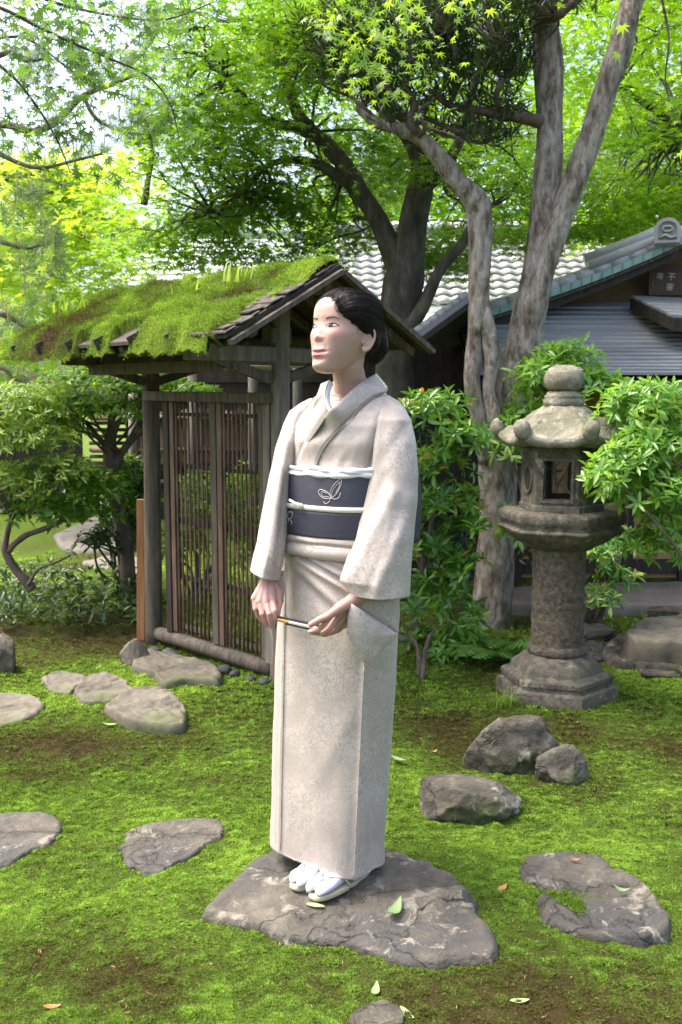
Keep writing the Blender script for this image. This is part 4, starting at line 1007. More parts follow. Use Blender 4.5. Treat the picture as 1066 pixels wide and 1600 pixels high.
for i, c in enumerate(tips):
    if i % 2: continue
    s = min(ends, key=lambda q: (q-c).length)
    if (s-c).length < .7: mb.tube(twig_path(s, c, .2, i), [.008, .008, .007, .007, .006, .006, .005, .005, .004, .004, .003, .003, .003], 5)
mb.build('twig', M['bark_mid'], tt, flat=False)['kind'] = 'stuff'
k = 26; tp = np.repeat(arr(tips), k, 0); n = len(tp); ax = rnd_unit(n, r); ax[:, 2] = np.abs(ax[:, 2])*.8+.05
scatter('crown', M['podocarp'], tp+ax*.02+r.normal(size=(n, 3))*.025, ax, rnd_unit(n, r)*.5+np.array([0, 0, 1]), r.uniform(.06, .12, n), LANCE, parent=tt, tint=r.random(n))['kind'] = 'stuff'

# ---- dark maple behind the gate
MY = 6.2
mt_ = empty('maple_tree', G(616, 900), 'dark trunked maple spreading green foliage over the gate roof', 'tree')
limb('trunk', M['bark_dark'], mt_, [(612, 900), (612, 760), (614, 640), (617, 560), (622, 500), (630, 440), (637, 395), (645, 350), (655, 300), (660, 255), (645, 215), (618, 182), (592, 150), (570, 95), (552, 20), (540, -60)], [66, 62, 60, 58, 60, 62, 50, 44, 40, 36, 34, 32, 30, 27, 22, 16], MY, 20, .12, 5)
limb('limb', M['bark_dark'], mt_, [(628, 440), (612, 392), (592, 345), (566, 305), (545, 268), (520, 236), (488, 205), (466, 178), (452, 140), (440, 105), (428, 50), (420, -30)], [40, 36, 30, 26, 25, 27, 22, 19, 17, 14, 10, 6], MY, 14, .14, 6, seed=2)
limb('limb', M['bark_dark'], mt_, [(498, 216), (460, 200), (425, 192), (390, 165), (355, 120), (320, 95), (300, 40)], [18, 14, 12, 10, 8, 6, 4], MY, 10, .14, 8, seed=3)
limb('limb', M['bark_dark'], mt_, [(560, 300), (520, 270), (490, 255), (450, 250), (415, 262), (380, 300), (330, 330)], [18, 16, 15, 11, 8, 6, 4], MY, 10, .14, 8, seed=5)
limb('limb', M['bark_dark'], mt_, [(634, 520, -.1), (655, 490, -.12), (672, 455, -.12), (690, 418, -.14), (722, 382, -.16), (740, 340, -.2), (756, 300, -.2)], [26, 22, 19, 17, 14, 9, 5], MY, 12, .12, 7, seed=6)
limb('limb', M['bark_dark'], mt_, [(655, 300), (690, 270), (720, 215), (735, 150), (760, 90), (790, 20)], [22, 18, 15, 12, 9, 6], MY, 10, .14, 7, seed=8)
st = [P(p[0], p[1], MY) for p in ((440, 105), (452, 140), (488, 205), (390, 165), (355, 120), (320, 95), (415, 262), (380, 300), (330, 330), (545, 268), (592, 345), (660, 255), (618, 182), (570, 95), (552, 20), (740, 340), (690, 270), (720, 215), (760, 90), (300, 40), (428, 50))]
cl = clumps([(290, 0, 560, 110, 5.4, 7.4, 34, .4), (280, 100, 430, 200, 5.6, 7.2, 15, .36), (250, 190, 440, 320, 5.6, 7.0, 26, .34), (420, 260, 600, 400, 6.3, 7.5, 15, .33),
             (210, 320, 520, 410, 6.0, 7.4, 24, .3), (640, 200, 840, 330, 5.9, 7.6, 22, .36), (650, 330, 760, 370, 6.6, 7.4, 5, .26), (560, 150, 700, 260, 6.6, 7.8, 10, .36),
             (860, 60, 960, 330, 6.6, 8.2, 18, .38), (300, -260, 900, 0, 5.2, 7.8, 48, .45), (530, 190, 640, 330, 6.8, 7.8, 8, .3), (860, 260, 930, 360, 6.8, 7.6, 6, .28), (640, 345, 790, 425, 6.5, 7.3, 11, .26), (770, 350, 940, 400, 6.9, 7.8, 8, .24), (430, 120, 600, 260, 6.6, 7.6, 9, .34)], 41)
crown('crown', M['maple_mid'], cl, 150, .047, MAPLE5, mt_, 42)
twigs(mt_, M['bark_dark'], st, cl, 43, .011, most=150)

# ---- maple with bright foliage behind the tea house
m2 = empty('maple_tree', (4.6, 9.0, 0), 'bright green maple rising behind the tea house gable', 'tree')
MB().tube(catmull([(4.6, 9, 0), (4.5, 9, 1.6), (4.1, 8.8, 3), (3.6, 8.6, 4.2), (3.1, 8.4, 5.2)], 6), pxrad([60, 52, 40, 26, 12], 9, 6), 14, wob=.12).build('trunk', M['bark_dark'], m2, flat=False)
MB().tube(catmull([(4.2, 8.85, 2.8), (3.5, 8.5, 3.1), (2.8, 8.2, 3.5), (2.2, 8.0, 3.8)], 6), pxrad([26, 20, 13, 6], 9, 6), 10, wob=.12).build('limb', M['bark_dark'], m2, flat=False)
cl = clumps([(930, 60, 1100, 240, 7.6, 9.2, 26, .42), (900, 270, 1090, 345, 7.5, 8.6, 20, .34), (960, -40, 1120, 80, 7, 9, 16, .45), (860, 330, 1000, 372, 8.0, 8.8, 8, .3), (900, -200, 1200, 0, 7, 9, 12, .5), (1040, 240, 1110, 330, 8, 9.2, 6, .36)], 51)
crown('crown', M['maple_bright'], cl, 95, .066, MAPLE5, m2, 52)
twigs(m2, M['bark_dark'], [V((3.1, 8.4, 5.2)), V((3.5, 8.5, 3.1)), V((2.8, 8.2, 3.5)), V((2.2, 8, 3.8)), V((3.8, 8.7, 3.8))], cl, 53, .012, most=70)

# ---- sunlit maple far behind the left shrubs
m3 = empty('maple_tree', (-4.4, 10.0, 0), 'sunlit yellow green maple in the distance left of the gate', 'tree')
MB().tube(catmull([(-4.4, 10, 0), (-4.3, 10, 1.5), (-4.0, 9.9, 2.6), (-3.5, 9.7, 3.5)], 6), pxrad([60, 50, 34, 14], 9, 6), 12, wob=.12).build('trunk', M['bark_mid'], m3, flat=False)
cl = clumps([(-60, 250, 200, 350, 9, 11, 34, .5), (-60, 340, 215, 450, 8.8, 10.6, 40, .5), (-40, 430, 200, 540, 9, 10, 20, .5), (60, 235, 200, 290, 9.5, 11, 8, .4)], 61)
crown('crown', M['maple_sunny'], cl, 90, .085, MAPLE5, m3, 62)
twigs(m3, M['bark_mid'], [V((-3.5, 9.7, 3.5)), V((-4, 9.9, 2.6)), V((-3.8, 9.8, 3))], cl, 63, .012, most=40)

# ---- near maple whose branches hang into the top of the picture (its trunk stands outside, to the left)
m4 = empty('maple_tree', (-2.35, 3.3, 0), 'near maple with star shaped leaves hanging into the top corner', 'tree')
MB().tube(catmull([(-2.35, 3.3, -.05), (-2.3, 3.3, .9), (-2.2, 3.35, 1.8), (-1.9, 3.4, 2.5), (-1.3, 3.45, 2.95), (-.5, 3.5, 3.1), (.4, 3.5, 3.05), (1.1, 3.6, 2.9)], 6), lerp_list([.13, .11, .1, .075, .05, .035, .022, .01], 6), 14, wob=.12).build('trunk', M['bark_mid'], m4, flat=False)
twl = [[(-160, -60), (-60, 0), (0, 12), (60, 42), (120, 70), (180, 95), (230, 118), (265, 160), (280, 215)], [(-160, 60), (-40, 80), (20, 120), (60, 170), (90, 220), (110, 270)], [(-140, -90), (0, -30), (90, 5), (180, 25), (260, 30), (330, 5)],
       [(470, -150), (500, -60), (520, 0), (555, 50), (580, 110), (590, 160)], [(500, -150), (560, -50), (600, 10), (640, 50), (690, 70)], [(1010, -120), (1030, -20), (1045, 60), (1040, 130), (1060, 200)], [(-120, 30), (-30, 60), (40, 60), (110, 110), (150, 140)]]
mb = MB(); pts_ = []
for i, tw in enumerate(twl):
    Yq = 3.0+.12*i if i < 3 else (3.35 if i < 5 else 3.5)
    p = pxpath(tw, Yq, 5); mb.tube(p, [.007*(1-.8*j/len(p)) for j in range(len(p))], 6); pts_.append(p)
mb.build('twig', M['bark_dark'], m4, flat=False)['kind'] = 'stuff'
r = np.random.default_rng(71); pos = []
dens = [260, 220, 210, 170, 110, 40, 150]
for p, n in zip(pts_, dens):
    for _ in range(n):
        q = p[min(len(p)-1, int(len(p)*r.uniform(.22, 1.02)))]; pos.append(np.array(q)+r.normal(size=3)*np.array([.09, .07, .055]))
for x0, y0, x1, y1, n, ya, yb in ((0, 0, 130, 240, 330, 3.0, 3.7), (100, 0, 290, 130, 280, 3.0, 3.7), (510, 10, 600, 110, 80, 3.2, 3.6), (545, 90, 600, 150, 26, 3.2, 3.5), (690, -10, 800, 20, 24, 3.2, 3.5), (600, 0, 640, 60, 18, 3.2, 3.5), (130, 120, 250, 200, 40, 3.0, 3.5)):
    for _ in range(n): pos.append(np.array(P(r.uniform(x0, x1), r.uniform(y0, y1), r.uniform(ya, yb))))
for _ in range(350):                                 # the part of the crown above the frame
    pos.append(np.array((r.uniform(-2.4, 1.2), r.uniform(3.1, 4.2), r.uniform(3.1, 3.8))))
pos = np.array(pos); n = len(pos)
ax = np.column_stack([r.normal(size=n), r.normal(size=n), -.55+r.normal(size=n)*.35]); nr = np.column_stack([r.normal(size=n)*.5, -.5+r.normal(size=n)*.5, np.ones(n)])
scatter('crown', M['maple_near'], pos, ax, nr, r.uniform(.02, .04, n), MAPLE7, parent=m4, tint=np.clip(.25+r.normal(size=n)*.2+.55*(pos[:, 0] > -.3), 0, 1))['kind'] = 'stuff'

# ---- pine at the left
pn = empty('pine_tree', (-3.3, 6.4, 0), 'grey barked pine with long needles at the left edge', 'tree')
MB().tube(catmull([(-3.3, 6.4, 0), (-3.2, 6.4, 1.5), (-3.0, 6.3, 2.6), (-2.6, 6.2, 3.4), (-2.1, 6.1, 4.0)], 6), lerp_list([.14, .12, .1, .07, .04], 6), 14, wob=.2).build('trunk', M['bark_mid'], pn, flat=False)
PB = [([(-120, 240), (-40, 200), (10, 195), (50, 205), (90, 190), (130, 150), (180, 130), (225, 110)], 15), ([(-100, 90), (-20, 90), (15, 82), (40, 95), (70, 92)], 12), ([(-80, 370), (0, 378), (40, 388), (75, 380)], 9),
      ([(130, 150), (150, 185), (190, 205), (230, 210), (260, 200)], 7), ([(-60, 190), (0, 240), (60, 262), (120, 250), (160, 240)], 9), ([(-90, 470), (0, 490), (30, 505), (50, 520)], 13), ([(180, 130), (215, 90), (240, 60), (255, 20)], 7),
      ([(225, 320), (232, 280), (238, 240), (230, 190)], 11), ([(-60, 590), (0, 575), (20, 590), (45, 600)], 9)]
mb = MB(); tufts = []
for i, (p, w_) in enumerate(PB):
    Yq = 5.9+.08*(i % 4); q = pxpath(p, Yq, 5); k = len(q); mb = MB(); mb.tube(q, [w_/2/FPX*Yq*(1-.65*j/(k-1)) for j in range(k)], 8, wob=.25, fs=16); mb.build('branch', M['bark_mid'], pn, flat=False)
    for j in range(k//2, k, 2): tufts.append(q[j])
r = np.random.default_rng(81)
for x0, y0, x1, y1, n in ((185, 10, 300, 110, 26), (200, 150, 290, 230, 26), (-20, 240, 60, 330, 16), (0, 310, 100, 420, 22), (30, 400, 110, 480, 16), (-20, 80, 80, 200, 14), (60, 90, 200, 150, 14), (-10, 480, 40, 560, 9), (130, 180, 200, 240, 8)):
    for _ in range(n): tufts.append(P(r.uniform(x0, x1), r.uniform(y0, y1), r.uniform(5.7, 6.4)))
k = 46; tp = np.repeat(arr(tufts), k, 0); n = len(tp); td = np.repeat(rnd_unit(len(tufts), r)*.5+np.array([.15, 0, .5]), k, 0)
ax = rnd_unit(n, r)*.75+td
scatter('crown', M['pine'], tp+r.normal(size=(n, 3))*.012, ax, rnd_unit(n, r), r.uniform(.08, .14, n), NEEDLE, parent=pn, tint=np.clip(r.random(n)*.85, 0, 1))['kind'] = 'stuff'
cd = arr([q for q in tufts for _ in range(1)]); n = len(cd)
scatter('candles', M['pine'], cd+r.normal(size=(n, 3))*.02, np.column_stack([r.normal(size=n)*.15, r.normal(size=n)*.15, np.ones(n)]), rnd_unit(n, r), r.uniform(.06, .14, n), ([(-.03, 0, 0), (.03, 0, 0), (.02, 1, 0), (-.02, 1, 0), (0, 0, -.03), (0, 0, .03), (0, 1, .02), (0, 1, -.02)], [(0, 1, 2), (0, 2, 3), (4, 5, 6), (4, 6, 7)]), parent=pn, tint=r.uniform(.8, 1, n))['kind'] = 'stuff'

# ---- far wood closing the view
fw = []
r = random.Random(91)
cl = clumps([(560, -150, 1180, 420, 14, 19, 130, 1.0), (-120, 330, 620, 560, 15, 19, 60, .9), (300, -200, 600, 120, 15, 19, 18, .8), (540, 200, 640, 420, 14, 17, 16, .8)], 92)
p, a, n_, s, t = spray_leaves(cl, 190, .17, .35, 93, .6, .3)
o = scatter('distant_trees', M['maple_bright'], p, a, n_, s, OVATE2, tint=np.clip(t-.1, 0, 1))
tag(o, 'hazy mass of bright green trees far behind the houses', 'trees', kind='stuff')
# dark evergreen beside the gable and a leafless white shrub
ev = empty('evergreen_tree', (6.2, 11.5, 0), 'grey green evergreen rising at the right picture edge', 'tree')
MB().tube([(6.2, 11.5, 0), (6.1, 11.5, 3), (5.9, 11.4, 6)], [.2, .16, .06], 10, wob=.1).build('trunk', M['bark_dark'], ev, flat=False)
cl = clumps([(1000, 130, 1120, 340, 11, 12.2, 22, .5), (960, 200, 1010, 330, 11.5, 12.2, 8, .4)], 95)
crown('crown', M['shrub_dark'], cl, 260, .11, LANCE, ev, 96, .5, .9)
bs = empty('bare_shrub', P(925, 300, 9.4)*1, 'leafless shrub of thin whitish twigs above the tiled roof', 'shrub')
rr_ = random.Random(5); b0 = P(922, 292, 9.3); mb = MB()
MB().tube([V((b0.x, 9.3, 0)), b0], [.03, .012], 6).build('stem', plain('white_twig', (.5, .47, .42), .8), bs, flat=False)
for k in range(42):
    a = rr_.uniform(-1.2, 1.3); l = rr_.uniform(.25, .75); e = b0+V((math.sin(a)*l*1.1, rr_.uniform(-.3, .3), math.cos(a)*l*.75)); pth = twig_path(b0, e, .06, k); kk = len(pth)
    mb.tube(pth, [.008*(1-.75*j/kk) for j in range(kk)], 4)
    for j in (5, 8): mb.tube(twig_path(pth[j], pth[j]+V((rr_.uniform(-.2, .2), 0, rr_.uniform(.05, .25))), .05, k*3+j), [.004]*13, 3)
mb.build('twig', bpy.data.materials['white_twig'], bs, flat=False)['kind'] = 'stuff'

# ---- shrubs made of whorls
def whorls(mat, ells, n, leaf, parent, seed, per=7, name='foliage', tmpl=OVATE, updir=.55, jitter=.0, fill=.55):
    """ells: (px, py, rx_px, ry_px, Y, depth_m); tips on the outer shells, a rosette of leaves on each"""
    r = np.random.default_rng(seed); ctr, dirs = [], []
    areas = np.array([e[2]*e[3] for e in ells], float); areas /= areas.sum()
    for e, f in zip(ells, areas):
        c = P(e[0], e[1], e[4]); rx, rz = e[2]/FPX*e[4], e[3]/FPX*e[4]; m_ = int(n*f)
        u = rnd_unit(m_, r); u[:, 2] = np.where(u[:, 2] < -.35, -u[:, 2], u[:, 2]); rad = fill+(1-fill)*r.uniform(0, 1, m_)**.6
        ctr.append(np.array(c)[None]+u*rad[:, None]*np.array([rx, e[5], rz])); d = u*.7+np.array([0, -.1, updir]); dirs.append(d+r.normal(size=d.shape)*.3)
    ctr = np.concatenate(ctr); dirs = np.concatenate(dirs); dirs /= np.linalg.norm(dirs, axis=1, keepdims=True)
    m_ = len(ctr); pos, ax, nr, sz, tn = [], [], [], [], []
    tips_t = np.clip(.45+r.normal(size=m_)*.2, 0, .93)
    for k in range(per):
        a = 2*np.pi*k/per+r.uniform(0, 1, m_)
        s1 = np.cross(dirs, np.array([.3, .9, .1])); s1 /= np.linalg.norm(s1, axis=1, keepdims=True); s2 = np.cross(dirs, s1)
        rad = s1*np.cos(a)[:, None]+s2*np.sin(a)[:, None]; lift = r.uniform(-.25, .75, m_)
        ax.append(rad+dirs*lift[:, None]); nr.append(dirs+r.normal(size=dirs.shape)*.22-rad*lift[:, None]*.5); pos.append(ctr+r.normal(size=ctr.shape)*leaf*.06); sz.append(leaf*r.uniform(.65, 1.15, m_)); tn.append(np.clip(tips_t+r.normal(size=m_)*.12, 0, .95)+(r.random(m_) < .012)*.9)
    o = scatter(name, mat, np.concatenate(pos), np.concatenate(ax), np.concatenate(nr), np.concatenate(sz), tmpl, parent=parent, tint=np.clip(np.concatenate(tn), 0, 1)); o['kind'] = 'stuff'
    return ctr
def stems(parent, base, ctr, n, mat, seed, r0=.014):
    r = random.Random(seed); mb = MB(); hub = base+V((0, 0, .12))
    for i in range(n):
        c = V(ctr[r.randrange(len(ctr))]); b = base+V((r.uniform(-.06, .06), r.uniform(-.06, .06), -.03))
        p = twig_path(b, c, .16, seed*31+i); k = len(p); mb.tube(p, [r0*(1-.8*j/(k-1)) for j in range(k)], 6, wob=.2, fs=15)
    mb.build('stem', mat, parent, flat=False)['kind'] = 'stuff'
def shrub(name, label, base, mat, ells, n, leaf, seed, nst=14, cat='shrub', **kw):
    e = empty(name, base, label, cat); ctr = whorls(mat, ells, n, leaf, e, seed, **kw); stems(e, V(base), ctr, nst, M['bark_mid'], seed)
    return e
SY = 4.95
b = G(642, 1062)
sh = shrub('leafy_shrub', 'glossy leaved shrub growing behind the kimono sleeve', b, M['pieris'],
      [(675, 650, 78, 36, SY, .3), (725, 690, 52, 34, SY-.1, .22), (690, 730, 64, 32, SY, .25), (700, 790, 66, 36, SY, .24), (725, 830, 40, 22, SY-.1, .16), (665, 862, 42, 34, SY, .2), (725, 890, 38, 32, SY-.05, .2), (662, 945, 44, 34, SY-.05, .2), (735, 965, 30, 24, SY-.1, .15), (720, 1010, 42, 34, SY-.1, .2), (650, 1000, 26, 24, SY, .15), (635, 800, 30, 60, SY+.1, .2), (690, 1030, 50, 26, SY-.1, .2), (690, 920, 50, 34, SY, .2)], 470, .076, 101, 2, fill=.3)
limb('trunk', M['bark_mid'], sh, [(645, 1075), (650, 1040), (655, 1000), (648, 960), (655, 910), (668, 850), (680, 780)], [22, 18, 15, 14, 12, 9, 6], SY, 10, .25, 14)
limb('branch', M['bark_mid'], sh, [(636, 1072), (624, 1050), (630, 1025), (650, 1005), (672, 992), (655, 975)], [13, 12, 11, 10, 9, 7], SY, 8, .25, 14)
stub = MB().tube([P(624, 998, SY-.12), P(637, 998, SY-.12)], .018, 10).build('cut_branch', M['grey_wood'], sh, flat=False)
shrub('leafy_shrub', 'light green shrub rising behind the lantern roof', G(900, 985), M['pieris_light'], [(880, 580, 60, 44, 5.15, .3), (835, 600, 38, 40, 5.1, .25), (930, 620, 52, 46, 5.1, .3), (850, 655, 50, 32, 5.15, .2), (940, 690, 40, 40, 5.2, .3), (800, 830, 18, 40, 5.1, .2), (800, 690, 30, 60, 5.3, .2)], 330, .075, 103, 12, fill=.35)
shrub('leafy_shrub', 'bright leafy shrub spreading in front of the lantern fire box', V((1.95, 3.95, 0)), M['pieris_light'],
      [(1020, 640, 90, 44, 4.0, .3), (1000, 650, 44, 26, 3.95, .2), (1050, 700, 90, 44, 3.95, .3), (985, 722, 56, 30, 3.8, .18), (945, 748, 40, 24, 3.75, .12), (1010, 770, 80, 44, 3.9, .3), (1060, 820, 70, 44, 3.95, .3), (1030, 860, 50, 30, 4.0, .2), (1000, 695, 40, 40, 3.9, .2)], 860, .058, 105, 14, fill=.35)
shrub('low_bush', 'small dark leaved bush between lantern shaft and ochre wall', G(915, 985), M['pieris'], [(925, 868, 40, 30, 4.9, .18), (965, 905, 30, 26, 4.95, .15), (940, 940, 34, 24, 4.85, .15), (975, 850, 26, 26, 5, .15)], 120, .062, 107, 8, fill=.3)
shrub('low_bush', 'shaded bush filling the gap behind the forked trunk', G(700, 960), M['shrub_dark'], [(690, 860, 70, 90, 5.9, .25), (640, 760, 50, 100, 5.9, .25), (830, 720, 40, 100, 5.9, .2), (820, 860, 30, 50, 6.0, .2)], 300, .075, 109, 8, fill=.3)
# ---- left side: pruned tree, pale shrub, ground cover
pt = empty('pruned_tree', G(200, 935), 'small pruned tree with layered bright foliage left of the gate post', 'tree')
limb('trunk', M['bark_mid'], pt, [(202, 945), (200, 890), (192, 830), (180, 770), (174, 720), (173, 680), (182, 650)], [26, 24, 22, 22, 24, 18, 10], 6.1, 12, .2, 10)
limb('branch', M['bark_mid'], pt, [(178, 735), (192, 705), (212, 682), (238, 664), (280, 640)], [14, 12, 10, 8, 5], 6.1, 8, .2, 12)
limb('branch', M['bark_mid'], pt, [(174, 700), (155, 685), (140, 665), (120, 650)], [9, 8, 6, 4], 6.1, 8, .2, 12)
ctr = whorls(M['shrub_mid'], [(150, 600, 90, 30, 6.1, .4), (230, 605, 70, 26, 6.1, .4), (300, 615, 44, 14, 6.1, .25), (110, 640, 70, 28, 6.0, .3), (185, 645, 60, 24, 6.1, .3), (90, 670, 50, 24, 6.1, .3), (200, 780, 36, 70, 6.3, .25)], 950, .06, pt, 111, per=6, tmpl=OVATE2, updir=.8, fill=.3)
stems(pt, P(178, 700, 6.1), ctr, 16, M['bark_mid'], 112, .01)
ps = empty('pale_shrub', G(38, 915), 'sunlit pale yellow green shrub with crooked stems at the left edge', 'shrub')
limb('stem', M['bark_mid'], ps, [(52, 922), (38, 905), (22, 885), (8, 858), (15, 820), (30, 780)], [15, 15, 13, 12, 9, 6], 5.6, 10, .25, 14)
limb('stem', M['bark_mid'], ps, [(12, 862), (35, 840), (70, 826), (95, 815), (110, 790)], [10, 9, 8, 6, 4], 5.6, 8, .25, 14)
limb('stem', M['bark_mid'], ps, [(44, 915), (60, 890), (85, 880), (110, 868)], [6, 5, 4, 3], 5.5, 6, .25, 14)
ctr = whorls(M['shrub_sun'], [(20, 640, 80, 40, 5.6, .35), (-10, 690, 80, 40, 5.5, .3), (60, 690, 60, 34, 5.6, .3), (90, 740, 60, 34, 5.6, .3), (10, 760, 60, 40, 5.5, .3), (50, 620, 50, 20, 5.7, .3)], 900, .052, ps, 113, per=7, updir=.7, fill=.35)
stems(ps, P(20, 800, 5.6), ctr, 12, M['bark_mid'], 114, .009)
ctr = whorls(M['shrub_mid'], [(110, 760, 60, 40, 5.7, .3), (150, 770, 50, 44, 5.9, .3), (60, 800, 60, 30, 5.6, .25), (130, 810, 60, 24, 5.8, .25)], 420, .062, ps, 115, per=6, tmpl=OVATE2, updir=.8, name='lower_foliage', fill=.35)
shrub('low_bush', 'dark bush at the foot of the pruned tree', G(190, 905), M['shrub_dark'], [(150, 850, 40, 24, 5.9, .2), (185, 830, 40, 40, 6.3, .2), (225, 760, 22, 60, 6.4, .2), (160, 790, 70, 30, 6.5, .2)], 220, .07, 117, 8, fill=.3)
shrub('low_bush', 'leafy green bush seen through the gate lattice', V((-1.0, 6.4, 0)), M['shrub_mid'], [(320, 790, 60, 60, 6.3, .25), (380, 850, 50, 60, 6.4, .25), (290, 850, 40, 50, 6.4, .2), (380, 760, 30, 40, 6.5, .2)], 260, .075, 118, 8, fill=.3)
r = np.random.default_rng(121); pos = []
for _ in range(330):
    q = G(r.uniform(-40, 215), r.uniform(915, 1000)); q.z = hfun(q.x, q.y)+r.uniform(.02, .14)*smooth(1010-(P(0, 0, 1).x), 0, 1)+r.uniform(0, .06); pos.append(q)
per = 6; tp = np.repeat(arr(pos), per, 0); n = len(tp); ax = rnd_unit(n, r); ax[:, 2] = np.abs(ax[:, 2])*.6+.1
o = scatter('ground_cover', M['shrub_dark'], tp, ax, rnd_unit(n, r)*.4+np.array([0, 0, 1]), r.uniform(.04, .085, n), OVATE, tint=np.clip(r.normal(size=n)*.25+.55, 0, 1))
tag(o, 'dark leafy ground cover in the shade left of the gate', 'plants', kind='stuff')
# ---- ferns and grass tuft
def fern(px, py, Y, n, ln, label, seed, az=(0, 6.28)):
    r = random.Random(seed); b = P(px, py, Y); b.z = hfun(b.x, b.y); e = empty('fern', b, label, 'fern')
    for k in range(n):
        a = r.uniform(*az); l = ln*r.uniform(.7, 1.15); out = V((math.cos(a), math.sin(a), 0)); sd_ = V((-out.y, out.x, 0)); mb = MB(); pth = []
        for t in np.linspace(0, 1, 15): pth.append(b+out*(l*t*.85)+V((0, 0, l*(1.05*t-.75*t*t))))
        mb.tube(pth, [.003*(1-.7*j/15) for j in range(15)], 4)
        for j in range(2, 15):
            t = j/14; w_ = l*.3*math.sin(math.pi*min(1, t*.85+.12))**.8; fwd = (pth[min(j+1, 14)]-pth[j-1]).normalized()
            for s in (-1, 1):
                tip = pth[j]+sd_*s*w_+fwd*w_*.35-V((0, 0, w_*.18)); md = pth[j]+(tip-pth[j])*.45; wv = fwd*l*.028
                mb.add([pth[j]-wv*.6, md-wv, tip, md+wv, pth[j]+wv*.6], [(0, 1, 3, 4), (1, 2, 3)], at=r.uniform(.2, .9))
        mb.build('frond', M['fern'], e, flat=False)
fern(765, 1040, 4.75, 10, .36, 'green fern between shrub and lantern base', 3, (3.4, 6.4))
fern(800, 1000, 4.9, 7, .3, 'fern with broad fronds against the forked trunk', 5, (3.1, 6.0))
def tuft(px, py, n, hgt, label, seed):
    r = random.Random(seed); b = G(px, py); b.z = hfun(b.x, b.y); mb = MB()
    for k in range(n):
        a = r.uniform(0, 6.28); l = hgt*r.uniform(.5, 1.1); out = V((math.cos(a), math.sin(a), 0)); sd_ = V((-out.y, out.x, 0)); rows = []; q = b+V((r.gauss(0, .03), r.gauss(0, .02), 0))
        for t in (0, .3, .6, .85, 1):
            p = q+out*(t*t*l*.8)+V((0, 0, l*(t-.6*t*t))); rows.append([p-sd_*.0022*(1-t*.9), p+sd_*.0022*(1-t*.9)])
        mb.loft(rows, closed=False, at=r.random()*.5)
    tag(mb.build('blade_tuft', M['blade'], origin=b, flat=False), label, 'grass')
tuft(790, 1108, 90, .13, 'fine grass tuft at the lantern base corner', 2)
# ------------------------------------------------------------------ the person in the kimono
def newsilk(name, c1, c2, scale, amt=1.0):
    m, N, L, B = newmat(name)
    d = tex(N, L, scale=scale*.9, detail=2.5, rough=.5, dist=2.4)
    r1 = ramp(N, [(.41, (0, 0, 0)), (.47, (1, 1, 1)), (.54, (1, 1, 1)), (.60, (0, 0, 0))]); L.new(d, r1.inputs[0])
    big = tex(N, L, scale=scale*.16, detail=3); rb = ramp(N, [(.40, (.25, .25, .25)), (.6, (1, 1, 1))]); L.new(big, rb.inputs[0])
    f = mixc(N, L, 1.0, r1.outputs[0], rb.outputs[0], 'MULTIPLY')
    col = mixc(N, L, f, c1, c2); L.new(col, B.inputs['Base Color'])
    rr = N.new('ShaderNodeMapRange'); L.new(f, rr.inputs[0]); rr.inputs[3].default_value = .48; rr.inputs[4].default_value = .30; L.new(rr.outputs[0], B.inputs['Roughness'])
    B.inputs['Specular IOR Level'].default_value = .35; B.inputs['Sheen Weight'].default_value = .25; B.inputs['Sheen Roughness'].default_value = .4
    w1 = tex(N, L, scale=900, detail=2); nb = bumpn(N, L, w1, .12, .001); nb = bumpn(N, L, f, .25, .0006, nb)
    wr = tex(N, L, scale=9, detail=4, stretch=(1, 1, .5)); nb = bumpn(N, L, wr, .10, .010, nb); L.new(nb, B.inputs['Normal'])
    return m
M['silk'] = newsilk('pale_grey_brocade', (.33, .288, .25), (.445, .397, .352), 52)
M['obi'] = surf('dark_slate_obi', [(.3, (.028, .028, .042)), (.7, (.042, .042, .06))], 30, stretch=(1, 1, 8), bump=(.15, .001), bscale=300, rough=.5, spec=.4)
M['white_silk'] = surf('white_silk', [(.3, (.58, .58, .6)), (.7, (.68, .68, .68))], 20, bump=(.5, .004), bscale=40, rough=.5)
M['cream'] = surf('cream_cord', [(.3, (.5, .47, .4)), (.7, (.58, .55, .48))], 40, bump=(.5, .001), bscale=400, rough=.6)
M['tabi'] = surf('white_cotton', [(.3, (.52, .52, .6)), (.7, (.6, .6, .68))], 20, bump=(.2, .001), bscale=300, rough=.85)
M['zori'] = surf('cream_sandal', [(.3, (.42, .37, .22)), (.7, (.5, .45, .29))], 15, bump=(.1, .001), rough=.35)
PY = 2.54
person = empty('person', G(520, 1372, .04), 'woman in pale grey kimono with dark obi standing on the large flat stone', 'person')
person['label'] = 'person in pale grey kimono with dark sash standing on the large flat stone'
def project(p):
    x, y, z = p[0], p[1], p[2]-EYE
    d = y*cT-z*sT; v = y*sT+z*cT
    return 533+FPX*x/d, 800-FPX*v/d
